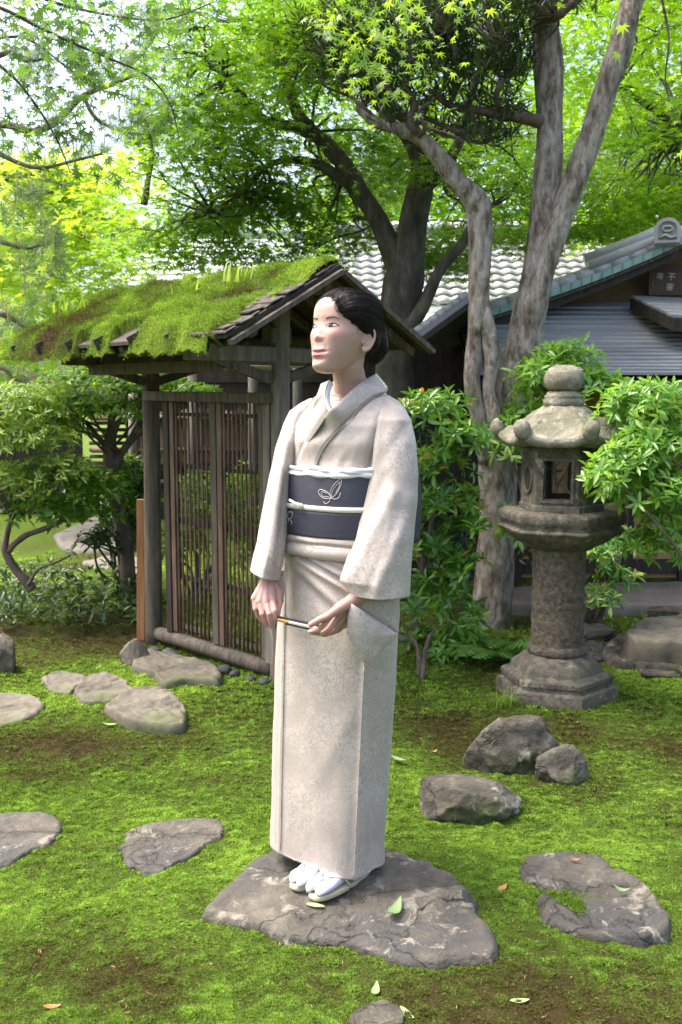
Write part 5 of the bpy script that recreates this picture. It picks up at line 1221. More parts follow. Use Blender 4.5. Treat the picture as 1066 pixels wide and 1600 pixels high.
# cross-sections: photo row -> silhouette -> superellipse turned with the body
ROWS = [  # row, left, right, depth/width, exponent, yaw, centre Y
    (1353, 420, 600, .60, 3.6, 43, 2.535), (1300, 421, 601, .60, 3.4, 43, 2.535), (1250, 422, 604, .6, 3.2, 43, 2.535), (1150, 425, 610, .62, 2.9, 43, 2.54), (1040, 428, 618, .64, 2.7, 42, 2.54),
    (960, 432, 622, .66, 2.6, 42, 2.54), (900, 437, 622, .66, 2.5, 42, 2.54), (870, 440, 619, .66, 2.5, 42, 2.54), (845, 443, 616, .68, 2.5, 42, 2.54), (830, 446, 612, .7, 2.4, 41, 2.54),
    (785, 450, 612, .72, 2.4, 40, 2.54), (740, 453, 614, .72, 2.4, 39, 2.54), (715, 453, 618, .66, 2.4, 38, 2.54), (690, 452, 622, .68, 2.4, 38, 2.54), (665, 453, 626, .62, 2.3, 38, 2.545),
    (648, 458, 624, .56, 2.2, 38, 2.55), (632, 474, 614, .52, 2.2, 38, 2.555), (618, 494, 604, .5, 2.1, 38, 2.56), (606, 508, 598, .52, 2.0, 38, 2.56), (596, 520, 590, .6, 2.0, 38, 2.56)]
rz = [P(533, r_[0], PY).z for r_ in ROWS]
def row_at(z):
    if z <= rz[0]: return ROWS[0][1:]
    for i in range(len(ROWS)-1):
        if rz[i] <= z <= rz[i+1]:
            t = (z-rz[i])/(rz[i+1]-rz[i]); t = t*t*(3-2*t)*.35+t*.65
            return tuple(ROWS[i][k]+(ROWS[i+1][k]-ROWS[i][k])*t for k in range(1, 7))
    return ROWS[-1][1:]
def section(z, off=0.0, n=120):
    xl, xr, ra, ex, yaw, cy = row_at(z); ps = math.radians(yaw)
    d = cy*cT-(z-EYE)*sT; w_ = (xr-xl)/2/FPX*d; cx = ((xl+xr)/2-533)/FPX*d; m_ = ex/(ex-1)
    a = w_/((math.cos(ps)**m_+(ra*math.sin(ps))**m_)**(1/m_)); b = a*ra; a += off; b += off
    Ld, Bd = V((math.cos(ps), -math.sin(ps), 0)), V((math.sin(ps), math.cos(ps), 0)); ring = []
    for k in range(n):
        t = 2*math.pi*k/n; c_, s_ = math.cos(t), math.sin(t)
        ring.append(V((cx, cy, z))+Ld*(a*math.copysign(abs(c_)**(2/ex), c_))+Bd*(b*math.copysign(abs(s_)**(2/ex), s_)))
    return ring
def seg_d(px, py, a, b):
    ax, ay, bx, by = *a, *b; dx, dy = bx-ax, by-ay; t = ((px-ax)*dx+(py-ay)*dy)/(dx*dx+dy*dy); tc = max(0, min(1, t))
    s = (px-ax)*dy-(py-ay)*dx; return math.hypot(px-ax-dx*tc, py-ay-dy*tc), tc, s/math.hypot(dx, dy)
def sculpt(o, ridges=(), steps=(), wob=0, seed=0, wscale=(9, 9, 5)):
    """raise soft folds on a cloth mesh: ridges/steps are lines on the cloth as it is seen, (p0, p1, height_m, width_px)"""
    me = o.data; me.update(); org = root_loc(o); co_ = [v.co.copy() for v in me.vertices]; nm = [v.normal.copy() for v in me.vertices]
    for i, v in enumerate(me.vertices):
        p = co_[i]+org; n = nm[i]; f = smooth(-n.y, .0, .35); d = 0
        if f > 0:
            px, py = project(p)
            for a, b, h, w_ in ridges:
                ds, t, s = seg_d(px, py, a, b); d += h*math.exp(-(ds/w_)**2)*f*(.35+.65*math.sin(math.pi*min(1, max(0, .15+t*.7))))
            for a, b, h, w_ in steps:
                ds, t, s = seg_d(px, py, a, b); d += h*smooth(s, -w_, w_)*f
        if wob: d += wob*noise.noise(V((p.x*wscale[0]+seed, p.y*wscale[1], p.z*wscale[2])))+wob*.4*noise.noise(V((p.x*26+seed, p.y*26, p.z*11)))
        v.co = co_[i]+n*d
    me.update(); return o
def fixn(o):
    bm = bmesh.new(); bm.from_mesh(o.data); bmesh.ops.recalc_face_normals(bm, faces=bm.faces); bm.to_mesh(o.data); bm.free(); return o
def band(z0, z1, off, name, mat, parent, n=40, prof=None, caps=False):
    mb = MB(); rings = [section(z0+(z1-z0)*i/n, off+(prof(i/n) if prof else 0), 160) for i in range(n+1)]
    rings = [section(z0+.002, off-.012, 160)]+rings+[section(z1-.002, off-.012, 160)]
    mb.loft(rings, caps); return fixn(mb.build(name, mat, parent, flat=False))
zrow = lambda y: P(533, y, PY).z
HEM = .088
# upper body of the kimono
mb = MB(); mb.loft([section(z, 0, 160) for z in np.linspace(zrow(850), zrow(596), 90)], False)
kim = fixn(mb.build('kimono', M['silk'], person, flat=False))
sculpt(kim, [((560, 735), (592, 640), .006, 10), ((545, 738), (560, 690), .005, 8), ((520, 738), (545, 700), .004, 7), ((468, 735), (474, 660), .006, 7), ((484, 735), (490, 690), .004, 5), ((575, 735), (620, 650), -.008, 7)], wob=.003)
# skirt
mb = MB(); mb.loft([section(HEM+.01, -.01, 220)]+[section(z, 0, 220) for z in np.linspace(HEM, zrow(842), 170)], False)
skirt = fixn(mb.build('skirt', M['silk'], kim, flat=False))
sculpt(skirt, [((463, 872), (548, 925), .014, 6), ((485, 872), (556, 912), .013, 5), ((474, 872), (552, 920), -.012, 4), ((456, 880), (530, 948), .009, 7), ((510, 872), (565, 900), .010, 5), ((470, 905), (520, 960), -.006, 8), ((460, 900), (480, 985), .004, 8),
                ((569, 1040), (553, 1380), .004, 5), ((500, 960), (540, 1040), .003, 10), ((445, 880), (437, 1345), .0035, 2.5), ((590, 1050), (585, 1370), -.006, 9), ((470, 1150), (520, 1340), .004, 14), ((560, 1100), (480, 1240), .003, 14)],
       [((446, 868), (438, 1350), -.0035, 2.0), ((569, 1000), (553, 1382), .003, 2.0)], wob=.0035)
bsk = BVHTree.FromPolygons([v.co+root_loc(skirt) for v in skirt.data.vertices], [tuple(p.vertices) for p in skirt.data.polygons])
for sp0, sp1 in (((447, 876), (438, 1338)), ((569, 1042), (553, 1374))):
    pts = []
    for t in np.linspace(0, 1, 40):
        d = ray(sp0[0]+(sp1[0]-sp0[0])*t, sp0[1]+(sp1[1]-sp0[1])*t).normalized(); h = bsk.ray_cast(V((0, 0, EYE)), d)
        if h[0]: pts.append(h[0]-d*.0004)
    MB().tube(pts, .0014, 6).build('panel_edge', M['silk'], kim, flat=False)
# fold of cloth under the sash
band(zrow(862), zrow(825), .012, 'waist_fold', M['silk'], kim, 40, lambda t: .009*math.sin(math.pi*min(1, t*1.9))**.6*(t < .53)+.007*math.sin(math.pi*max(0, min(1, (t-.45)/.55)))**.7*(t >= .45))
wf = [c for c in kim.children if c.name.startswith('waist_fold')][0]; sculpt(wf, [((445, 846), (560, 858), -.004, 2.5), ((455, 838), (500, 852), .003, 4)], wob=.003)
# sash, cord, scarf
obi = band(zrow(830), zrow(737), .017, 'obi', M['obi'], person, 40, lambda t: .004*math.sin(math.pi*t)+(.0035 if t < .42 else 0))
cord = band(zrow(790.5), zrow(782.5), .025, 'obi_cord', M['cream'], obi, 8, lambda t: .003*math.sin(math.pi*t))
scarf = band(zrow(741), zrow(725), .015, 'obi_scarf', M['white_silk'], obi, 18, lambda t: .005*math.sin(math.pi*t)**.6+.0025*math.sin(9*t)); sculpt(scarf, [((455, 730), (500, 742), .005, 3), ((480, 728), (540, 744), .004, 3), ((530, 736), (580, 742), .004, 3)], wob=.005, wscale=(30, 30, 60))
def bvh_of(*obs):
    vs, fs = [], []
    for o in obs:
        og = root_loc(o); b = len(vs); vs += [v.co+og for v in o.data.vertices]; fs += [tuple(i+b for i in p.vertices) for p in o.data.polygons]
    return BVHTree.FromPolygons(vs, fs)
EYEV = V((0, 0, EYE))
def onto(bv, px, py, lift=.003, Ydef=2.42):
    d = ray(px, py).normalized(); h = bv.ray_cast(EYEV, d)
    if h[0] is None: return P(px, py, Ydef)
    return h[0]-d*lift
bo = bvh_of(obi)
emb = plain('silver_thread', (.5, .48, .46), .5)
def thread(pts, w_=.0008, bv=bo):
    MB().tube([onto(bv, x, y, .0012) for x, y in [(q.x, q.y) for q in catmull([V((a, b, 0)) for a, b in pts], 6)]], w_, 5).build('butterfly_embroidery', emb, obi, flat=False)
thread([(517, 778), (516, 770), (520, 760), (527, 752), (533, 748), (533, 757), (528, 768), (521, 776), (517, 778)]); thread([(518, 775), (520, 766), (527, 757), (531, 753), (530, 761), (525, 769)], .0006)
thread([(517, 778), (508, 779), (500, 774), (498, 767), (502, 765), (510, 768), (516, 774), (517, 778)]); thread([(514, 776), (506, 776), (502, 771), (504, 768), (511, 771)], .0006)
thread([(517, 778), (524, 780), (530, 777), (532, 770)]); thread([(517, 778), (514, 784), (509, 787), (506, 784)]); thread([(518, 779), (518, 773)], .001)
thread([(452, 812), (449, 806), (452, 800), (457, 801), (456, 808), (452, 812)]); thread([(452, 812), (456, 815), (455, 820)]); thread([(452, 812), (449, 818)])
kn = onto(bvh_of(cord), 470, 791, .004)
mb = MB(); mb.ball(kn, .009, .006, .0075, 12, 8); mb.tube([kn+V((-.03, .022, .014)), kn+V((-.014, .008, .006)), kn+V((0, -.003, .003)), kn+V((.008, -.003, -.006))], [.0035, .004, .006, .004], 8)
mb.build('cord_knot', M['cream'], obi, flat=False)
# drum shaped sash knot at the back
dc = P(590, 770, 2.68); Rb = Matrix.Rotation(-math.radians(40), 3, 'Z')
mb = MB(); rings = []
for t in np.linspace(0, 1, 13):
    z = -.13+.2*t; dpt = .055*math.sin(math.pi*min(1, .12+t*.8))**.5; rings.append([dc+Rb @ V((x, y*dpt, z)) for x, y in [(math.copysign(abs(math.cos(a))**.5, math.cos(a))*.135, math.copysign(abs(math.sin(a))**.6, math.sin(a))) for a in np.linspace(0, 2*math.pi, 32, endpoint=False)]])
mb.loft(rings); mb.build('obi_knot', M['obi'], obi, flat=False)
# sleeves
def sleeve(rows, parent, bottom=None, n=96, ex=2.3, folds=(), wob=.003, seed=0):
    pts = [(V((r_[0], r_[1], r_[2])), r_[3], r_[4]) for r_ in rows]
    A, Ys = [], []
    for (p0, y0, h0), (p1, y1, h1) in zip(pts, pts[1:]):
        for k in range(10): A.append(p0.lerp(p1, k/10)); Ys.append(V((y0+(y1-y0)*k/10, h0+(h1-h0)*k/10, 0)))
    A.append(pts[-1][0]); Ys.append(V((pts[-1][1], pts[-1][2], 0))); rings = []
    for i, (q, yd) in enumerate(zip(A, Ys)):
        y, xl, xr = q; ring = []; Yc, hd = yd.x, yd.y; tl = i/(len(A)-1); ex = 2.2-.75*smooth(tl, .25, .8)
        c = P((xl+xr)/2, y, Yc); hw = (xr-xl)/2/FPX*(Yc*cT-(c.z-EYE)*sT)
        for k in range(n):
            a = 2*math.pi*k/n; c_, s_ = math.cos(a), math.sin(a)
            x = math.copysign(abs(c_)**(2/ex), c_)*hw; yy = math.copysign(abs(s_)**(2/ex), s_)*hd
            dz = 0
            if bottom and tl > .6: dz = -bottom*(x/hw)*smooth(tl, .6, 1)
            ring.append(c+V((x, yy, dz)))
        rings.append(ring)
    last = rings[-1]; cc = sum(last, V((0, 0, 0)))/len(last)
    for k_, up_ in ((.97, .001), (.9, .012), (.75, .03)): rings.append([cc+(q-cc)*k_+V((0, 0, up_)) for q in last])
    mb = MB(); mb.loft(rings, True); o = fixn(mb.build('sleeve', M['silk'], parent, flat=False))
    return sculpt(o, folds, wob=wob, seed=seed)
sl_l = sleeve([(617, 597, 608, 2.53, .03), (624, 592, 621, 2.51, .045), (636, 587, 634, 2.49, .058), (655, 583, 644, 2.47, .068), (690, 579, 651, 2.45, .068), (740, 576, 654, 2.42, .06), (790, 567, 652, 2.395, .058), (840, 556, 648, 2.37, .066), (880, 541, 644, 2.35, .062), (908, 530, 641.5, 2.34, .058), (931, 547, 640, 2.335, .055)], kim,
    folds=[((596, 640), (585, 730), .006, 6), ((590, 730), (640, 660), -.004, 9), ((615, 770), (548, 900), .010, 11), ((640, 780), (590, 915), .008, 13), ((600, 745), (556, 860), -.007, 8), ((628, 800), (575, 925), -.007, 9), ((582, 660), (580, 740), -.004, 4), ((560, 840), (534, 905), .005, 5)], seed=2)
sl_r = sleeve([(622, 484, 494, 2.60, .03), (630, 470, 497, 2.60, .042), (642, 453, 492, 2.60, .055), (662, 443, 484, 2.60, .062), (700, 430, 468, 2.58, .066), (750, 419, 458, 2.55, .066), (800, 410, 453, 2.52, .064), (850, 401, 446, 2.49, .06), (880, 394, 441, 2.47, .056), (899, 391, 436, 2.46, .052)], kim, bottom=.012,
    folds=[((440, 730), (424, 870), .007, 5), ((428, 720), (410, 860), -.004, 6), ((446, 740), (440, 820), -.008, 4), ((450, 690), (432, 790), .005, 5), ((437, 830), (430, 905), -.004, 4)], seed=7)
# the bags of the sleeves hanging below the arms
def pouch(poly, Y, thick, name, parent, folds=(), bulge=.02, tilt=0):
    n = len(poly); cx = sum(p[0] for p in poly)/n; cy = sum(p[1] for p in poly)/n
    lp = []
    for p0, p1 in zip(poly, poly[1:]+poly[:1]):
        for k in range(5): lp.append((p0[0]+(p1[0]-p0[0])*k/5, p0[1]+(p1[1]-p0[1])*k/5))
    rings = []
    for s, dy in ((.02, thick), (.5, thick*.9), (.93, thick*.6), (1.0, .3*thick), (1.0, -.3*thick), (.97, -.5*thick), (.85, -thick*.6-bulge*.35), (.65, -thick*.6-bulge*.7), (.4, -thick*.6-bulge), (.2, -thick*.6-bulge*1.08), (.02, -thick*.6-bulge*1.1)):
        rings.append([P(cx+(x-cx)*s, cy+(y-cy)*s, Y+dy+tilt*(x-cx+(0))*.001*s) for x, y in lp])
    mb = MB(); mb.loft(rings); o = fixn(mb.build(name, M['silk'], parent, flat=False)); return sculpt(o, folds, wob=.002)
pouch([(552, 926), (590, 930), (624, 928), (625, 960), (623, 989), (600, 985), (570, 968), (552, 950)], 2.366, .012, 'sleeve_bag', kim, bulge=.012, tilt=.6)
pouch([(549, 943), (575, 960), (600, 976), (623, 991), (612, 1004), (598, 1015), (584, 1034), (575, 1040), (567, 1034), (554, 1014), (542, 988), (544, 962)], 2.322, .010, 'sleeve_bag', kim, [((556, 952), (572, 1030), .004, 10), ((600, 985), (580, 1025), -.003, 8)], bulge=.012, tilt=.6)
pouch([(428, 896), (445, 890), (446, 925), (443, 938), (433, 948), (428, 935)], 2.50, .012, 'sleeve_bag', kim, bulge=.006)
pouch([(421, 960), (429, 957), (430, 980), (427, 1006), (423, 990)], 2.48, .003, 'sleeve_bag', kim, bulge=.002)
dk = MB(); dk.add([P(428, 945, 2.515), P(444, 936, 2.515), P(436, 965, 2.515), P(430, 985, 2.515)], [(0, 1, 2, 3)]); dko = dk.build('sleeve_shade', plain('sleeve_inner_shade', (.03, .028, .03), .8), kim); sm = dko.modifiers.new('s', 'SOLIDIFY'); sm.thickness = .003  # dark sheet for the shade inside the open sleeve
# collars
bt = bvh_of(kim)
def ribbon(inner, outer, mat, name, parent, thick=.0022, lift=.007, n=8, mid=.003):
    def conv(l):
        out = []
        for p in l:
            out.append(P(p[0], p[1], p[2]) if len(p) > 2 else onto(bt, p[0], p[1], lift))
        return catmull(out, n)
    A, B_ = conv(inner), conv(outer); rings = []
    for a, b in zip(A, B_): rings.append([a.lerp(b, t)+V((0, -mid*math.sin(math.pi*t), 0)) for t in np.linspace(0, 1, 7)])
    mb = MB(); mb.loft(rings, closed=False); o = mb.build(name, mat, parent, flat=False)
    s = o.modifiers.new('thickness', 'SOLIDIFY'); s.thickness = thick; s.offset = 0; return fixn(o)
ribbon([(516, 594, 2.475), (510, 606, 2.45), (509, 620, 2.44), (512, 634, 2.432), (516, 643, 2.428)], [(502, 600, 2.50), (494, 622, 2.475), (484, 650), (477, 680), (474, 705)], M['silk'], 'collar', kim, lift=.006)
ribbon([(521, 600, 2.475), (516, 612, 2.455), (515, 626, 2.445), (518, 637, 2.436), (521, 643, 2.43)], [(514, 594, 2.475), (508, 607, 2.452), (507, 622, 2.441), (511, 637, 2.43), (516, 648, 2.425)], M['white_silk'], 'under_collar', kim, thick=.003)
ribbon([(588, 584, 2.60), (584, 586, 2.56), (573, 592, 2.515), (560, 601, 2.475), (545, 614, 2.445), (530, 628, 2.425), (516, 641, 2.412), (494, 664), (478, 688), (467, 715), (462, 738)],
       [(606, 606, 2.63), (605, 610, 2.585), (598, 613), (584, 620), (568, 632), (552, 648), (538, 662), (522, 679), (508, 696), (498, 715), (491, 738)], M['silk'], 'collar', kim, lift=.005, mid=.004)
mb = MB(); mb.tube([onto(bt, x, y, .0065) for x, y in [(q.x, q.y) for q in catmull([V((a, b, 0)) for a, b in ((605, 611), (584, 621), (568, 633), (552, 649), (538, 663), (522, 680), (508, 697), (498, 716), (491, 736))], 5)]], .0014, 5)
mb.build('collar_seam', plain('seam_shadow', (.26, .23, .2), .7), kim, flat=False)
# white under-collar at the nape side
# ---- head
HC = P(541, 515.5, 2.50); HY = math.radians(46.5); HP = math.radians(9.5)
HM = Matrix((V((math.cos(HY), -math.sin(HY), 0)), V((math.sin(HY), math.cos(HY), 0)), V((0, 0, 1)))).transposed() @ Matrix.Rotation(-HP, 3, 'X')
def H(x, y, z): return HC+HM @ V((x, y, z))
SL = [(-.1235, .004, .070, -.055), (-.121, .016, .0795, -.04), (-.115, .028, .0865, -.02), (-.105, .0345, .0895, .0), (-.09, .0425, .089, .025), (-.072, .0520, .0885, .045), (-.05, .0615, .0885, .062), (-.025, .0695, .0885, .078), (0, .0715, .086, .088), (.025, .0725, .0895, .093), (.045, .0715, .0885, .091), (.063, .064, .079, .081), (.077, .049, .06, .063), (.086, .03, .036, .038), (.090, .008, .008, .01)]
def slice_at(z):
    for i in range(len(SL)-1):
        if SL[i][0] <= z <= SL[i+1][0]:
            t = (z-SL[i][0])/(SL[i+1][0]-SL[i][0]); p = [SL[max(0, i-1)], SL[i], SL[i+1], SL[min(len(SL)-1, i+2)]]
            return [.5*((2*p[1][k])+(p[2][k]-p[0][k])*t+(2*p[0][k]-5*p[1][k]+4*p[2][k]-p[3][k])*t*t+(3*p[1][k]-p[0][k]-3*p[2][k]+p[3][k])*t**3) for k in (1, 2, 3)]
    return SL[-1][1:]
def gs(d, s): return math.exp(-(d/s)**2)
def face(x, y, z):
    """moves a point of the plain head towards the features of the face (front is -y)"""
    fr = smooth(-y, .02, .06); d = 0
    if z < .02:
        k = max(0.0, min(1.0, (.006-z)/.043)); hgt = .001+.0096*k**1.3 if z > -.037 else .0106*max(0, 1-(-.037-z)/.0115)**.75
        if z < -.0485: hgt = 0
        d += hgt*gs(x, .0062+.0032*k)
        for s in (-1, 1): d += .0034*gs(x-s*.0115, .0055)*gs(z+.0395, .0060)
    for s in (-1, 1):
        d += -.0042*gs(x-s*.032, .017)*gs(z+.007, .0115)+.0042*gs(x-s*.032, .0125)*gs(z+.008, .0085)+.0010*gs(x-s*.03, .02)*gs(z-.014, .008)+.0045*gs(x-s*.043, .02)*gs(z+.03, .02)
        d += -.0025*gs(x-s*.0235, .004)*gs(z+.066, .01)
    z -= .0034*(min(abs(x), .03)/.028)**2-.0028
    d += .0058*gs(x, .0190)*gs(z+.0665, .0044)+.0070*gs(x, .0175)*gs(z+.0800, .0054)-.0070*gs(x, .0215)*gs(z+.0722, .0025)-.0012*gs(x, .003)*gs(z+.058, .005)
    d += -.0045*gs(x, .02)*gs(z+.0905, .0055)+.0045*gs(x, .017)*gs(z+.106, .009)
    return d*fr
mb = MB(); rings = []
for z in np.concatenate([np.linspace(-.1235, -.03, 80), np.linspace(-.029, .090, 70)]):
    w_, f_, b_ = slice_at(z); ring = []
    for k in range(120):
        a = 2*math.pi*k/120; c_, s_ = math.cos(a), math.sin(a); ex = (2.4-.35*smooth(-z, .075, .11)) if s_ < 0 else 2.0
        x = math.copysign(abs(c_)**(2/ex), c_)*w_; ym = (b_-f_)/2; hy = (b_+f_)/2; y = ym+math.copysign(abs(s_)**(2/ex), s_)*hy
        ring.append(V((x, y-face(x, y, z), z)))
    rings.append(ring)
headlocal = rings
mb.loft([[H(*q) for q in r_] for r_ in rings])
bodym = mb
def rod(pts, rad, n=14): bodym.tube(pts, rad, n); [bodym.ball(p, r_, None, None, 12, 8) for p, r_ in ((pts[0], rad[0]), (pts[-1], rad[-1]))]
nb_ = P(551, 625, 2.55)
rod([H(0, .018, -.04), H(0, .02, -.09), P(546, 590, 2.525), nb_], [.044, .041, .042, .052], 24)
rod([nb_+V((0, .01, -.01)), P(535, 700, 2.55), P(530, 850, 2.55), P(525, 950, 2.55)], [.07, .10, .09, .1], 20)
for px in (515, 535): rod([P(525, 950, 2.55), P(px, 1150, 2.54), P(px, 1350, 2.53)], [.08, .05, .03], 14)
shl, shr = P(604, 672, 2.49), P(488, 668, 2.59)
rod([nb_+V((0, 0, -.03)), shl], [.04, .03]); rod([nb_+V((0, 0, -.03)), shr], [.04, .03])
WL, WR = P(560, 930, 2.335), P(421, 900, 2.465)
rod([shl, P(622, 830, 2.42), P(600, 895, 2.37), WL], [.03, .034, .031, .0235]); rod([shr, P(450, 800, 2.6), P(430, 860, 2.52), WR], [.03, .033, .029, .0225])
# hands: palm and five fingers each, (px, py, Y) joints
def hand(wrist, knuck, fingers, thumb):
    for k in knuck: rod([wrist, wrist.lerp(k, .5), k], [.0195, .0135, .0105], 12)
    rod([knuck[0].lerp(wrist, .35), knuck[-1].lerp(wrist, .35)], [.013, .012])
    for k, (f_, r0) in zip(knuck, fingers):
        pts = [k]+[P(*q) for q in f_]; m_ = len(pts); rod(pts, [r0*.9*(1.06-.32*i/(m_-1)) for i in range(m_)], 12)
    pts = [wrist.lerp(P(*thumb[0]), .25)]+[P(*q) for q in thumb]; rod(pts, [.0165, .0125, .0098, .0088, .0075][:len(pts)], 12)
hand(P(419, 905, 2.462), [P(426, 937, 2.43), P(416, 941, 2.425), P(406, 940, 2.43), P(398, 935, 2.44)],
     [([(430, 955, 2.405), (430, 965, 2.405), (428, 974, 2.41)], .0088), ([(421, 960, 2.40), (423, 972, 2.405), (424.5, 980, 2.412)], .0090), ([(410, 960, 2.41), (414, 971, 2.415), (418, 977, 2.42)], .0086), ([(399, 952, 2.425), (403, 963, 2.43), (409, 970, 2.432)], .0078)],
     [(434, 925, 2.46), (436, 945, 2.44), (433, 960, 2.425), (430, 969, 2.42)])
hand(P(556, 935, 2.333), [P(527, 950, 2.305), P(530, 960, 2.315), P(534, 969, 2.325), P(538, 976, 2.335)],
     [([(509, 972, 2.295), (498, 985, 2.298), (484, 987, 2.306)], .0086), ([(516, 982, 2.305), (503, 991, 2.308), (487, 988, 2.316)], .0088), ([(522, 985, 2.32), (508, 992, 2.322), (492, 989, 2.33)], .0084), ([(529, 985, 2.335), (516, 990, 2.337), (503, 988, 2.342)], .0076)],
     [(529, 951, 2.292), (512, 963, 2.285), (498, 969, 2.287), (486, 976, 2.293)])
# ear
for s in (1, -1):
    ec = V((s*.0705, .005, -.027)); mb2 = bodym
    R_ = HM @ Matrix.Rotation(s*-.45, 3, 'Z') @ Matrix.Rotation(.22, 3, 'X')
    mb2.ball(H(*ec)+R_ @ V((s*.0015, .004, -.002)), .0036, .0155, .025, 14, 10, R_)
    mb2.tube(catmull([H(*ec)+R_ @ V(q) for q in ((s*.006, .006, .018), (s*.008, .011, .008), (s*.0075, .010, -.006), (s*.0055, .002, -.014))], 4), .0024, 8)
    path = [(s*.002, -.010, .008), (s*.006, -.011, .021), (s*.009, .001, .030), (s*.011, .014, .028), (s*.0115, .021, .015), (s*.010, .020, .0), (s*.008, .013, -.014), (s*.006, .003, -.024), (s*.005, -.007, -.027), (s*.002, -.011, -.018)]
    pts = catmull([H(*ec)+R_ @ V(q) for q in path], 4); mb2.tube(pts, lerp_list([.003, .0034, .0036, .0036, .0036, .0034, .0036, .0048, .005, .003], 4), 10)
    mb2.ball(H(*ec)+R_ @ V((s*.004, -.008, -.006)), .004, .003, .005, 10, 8)
o = bodym.build('body_raw', M['silk'], person, flat=False)
fixn(o)
rm = o.modifiers.new('join', 'REMESH'); rm.mode = 'VOXEL'; rm.voxel_size = .0019; rm.adaptivity = 0
smo = o.modifiers.new('soft', 'SMOOTH'); smo.factor = .5; smo.iterations = 3
dg = bpy.context.evaluated_depsgraph_get(); dg.update()
bmsh = bpy.data.meshes.new_from_object(o.evaluated_get(dg)); bmsh.name = 'body'
bpy.data.objects.remove(o)
body = bpy.data.objects.new('body', bmsh); C.objects.link(body); body.parent = person
org = root_loc(person); Hi = HM.transposed()
nv = len(bmsh.vertices); cs = np.zeros(nv*3, np.float32); bmsh.vertices.foreach_get('co', cs); cs = cs.reshape(-1, 3).astype(float)+np.array(org)
hl = (cs-np.array(HC)) @ np.array(Hi).T
lipm = np.zeros(nv, np.float32); blush = np.zeros(nv, np.float32)
X, Yv, Z = hl[:, 0], hl[:, 1], hl[:, 2]
Z0 = Z; Z = Z-.0034*(np.minimum(np.abs(X), .03)/.028)**2+.0028
isface = (np.abs(Z) < .14) & (Yv < -.04) & (np.abs(X) < .09)
up_ = (Z > -.0722) & (Z < -.0722+.0112*np.clip(1-(np.abs(X)/.0285)**1.8, 0, 1)*(1-.22*np.exp(-(X/.0035)**2)))
lo_ = (Z <= -.0722) & (Z > -.0722-.0140*np.clip(1-(np.abs(X)/.0265)**2, 0, 1))
lipm[isface & (up_ | lo_)] = 1
teeth = isface & (np.abs(Z+.0722) < .0015*np.clip(1-(np.abs(X)/.016)**2, 0, 1)); lipm[teeth] = 2
for s in (-1, 1): blush += .4*(np.exp(-((X-s*.045)/.022)**2-((Z+.03)/.02)**2)*isface).astype(np.float32)
blush += (np.exp(-(X/.014)**2-((Z+.04)/.012)**2)*isface*.4).astype(np.float32)
isarm = cs[:, 2] < 1.1
blush += (isarm*.45).astype(np.float32)
for nme, a_ in (('lip', lipm), ('blush', blush)): at = bmsh.attributes.new(nme, 'FLOAT', 'POINT'); at.data.foreach_set('value', a_)
m, N, L, B = newmat('skin')
a1 = N.new('ShaderNodeAttribute'); a1.attribute_name = 'lip'; a2 = N.new('ShaderNodeAttribute'); a2.attribute_name = 'blush'
c1 = mixc(N, L, a2.outputs['Fac'], (.455, .302, .25), (.455, .24, .205))
lipr = N.new('ShaderNodeMapRange'); L.new(a1.outputs['Fac'], lipr.inputs[0])
c2 = mixc(N, L, lipr.outputs[0], c1, (.43, .135, .135))
tr = N.new('ShaderNodeMapRange'); L.new(a1.outputs['Fac'], tr.inputs[0]); tr.inputs[1].default_value = 1.2; tr.inputs[2].default_value = 1.9
c3 = mixc(N, L, tr.outputs[0], c2, (.34, .25, .225)); L.new(c3, B.inputs['Base Color'])
B.inputs['Roughness'].default_value = .42; B.inputs['Specular IOR Level'].default_value = .38
B.inputs['Subsurface Weight'].default_value = .45; B.inputs['Subsurface Radius'].default_value = (.012, .004, .002); B.inputs['Subsurface Scale'].default_value = 1.0
nbp = bumpn(N, L, tex(N, L, scale=700, detail=3), .15, .001); L.new(nbp, B.inputs['Normal'])
c4 = mixc(N, L, tex(N, L, scale=55, detail=5), c3, (.72, .62, .6), 'MULTIPLY'); c5 = mixc(N, L, .45, c3, c4); L.new(c5, B.inputs['Base Color'])
bmsh.materials.clear(); bmsh.materials.append(m); bmsh.polygons.foreach_set('use_smooth', [True]*len(bmsh.polygons))
M['skin'] = m
bb = BVHTree.FromPolygons([V(q) for q in hl], [tuple(p.vertices) for p in bmsh.polygons])          # body in head coordinates
def hit_face(x, z, lift=.0006):
    h = bb.ray_cast(V((x, -.3, z)), V((0, 1, 0))); y = h[0].y if h[0] else -.085
    return V((x, y-lift, z))
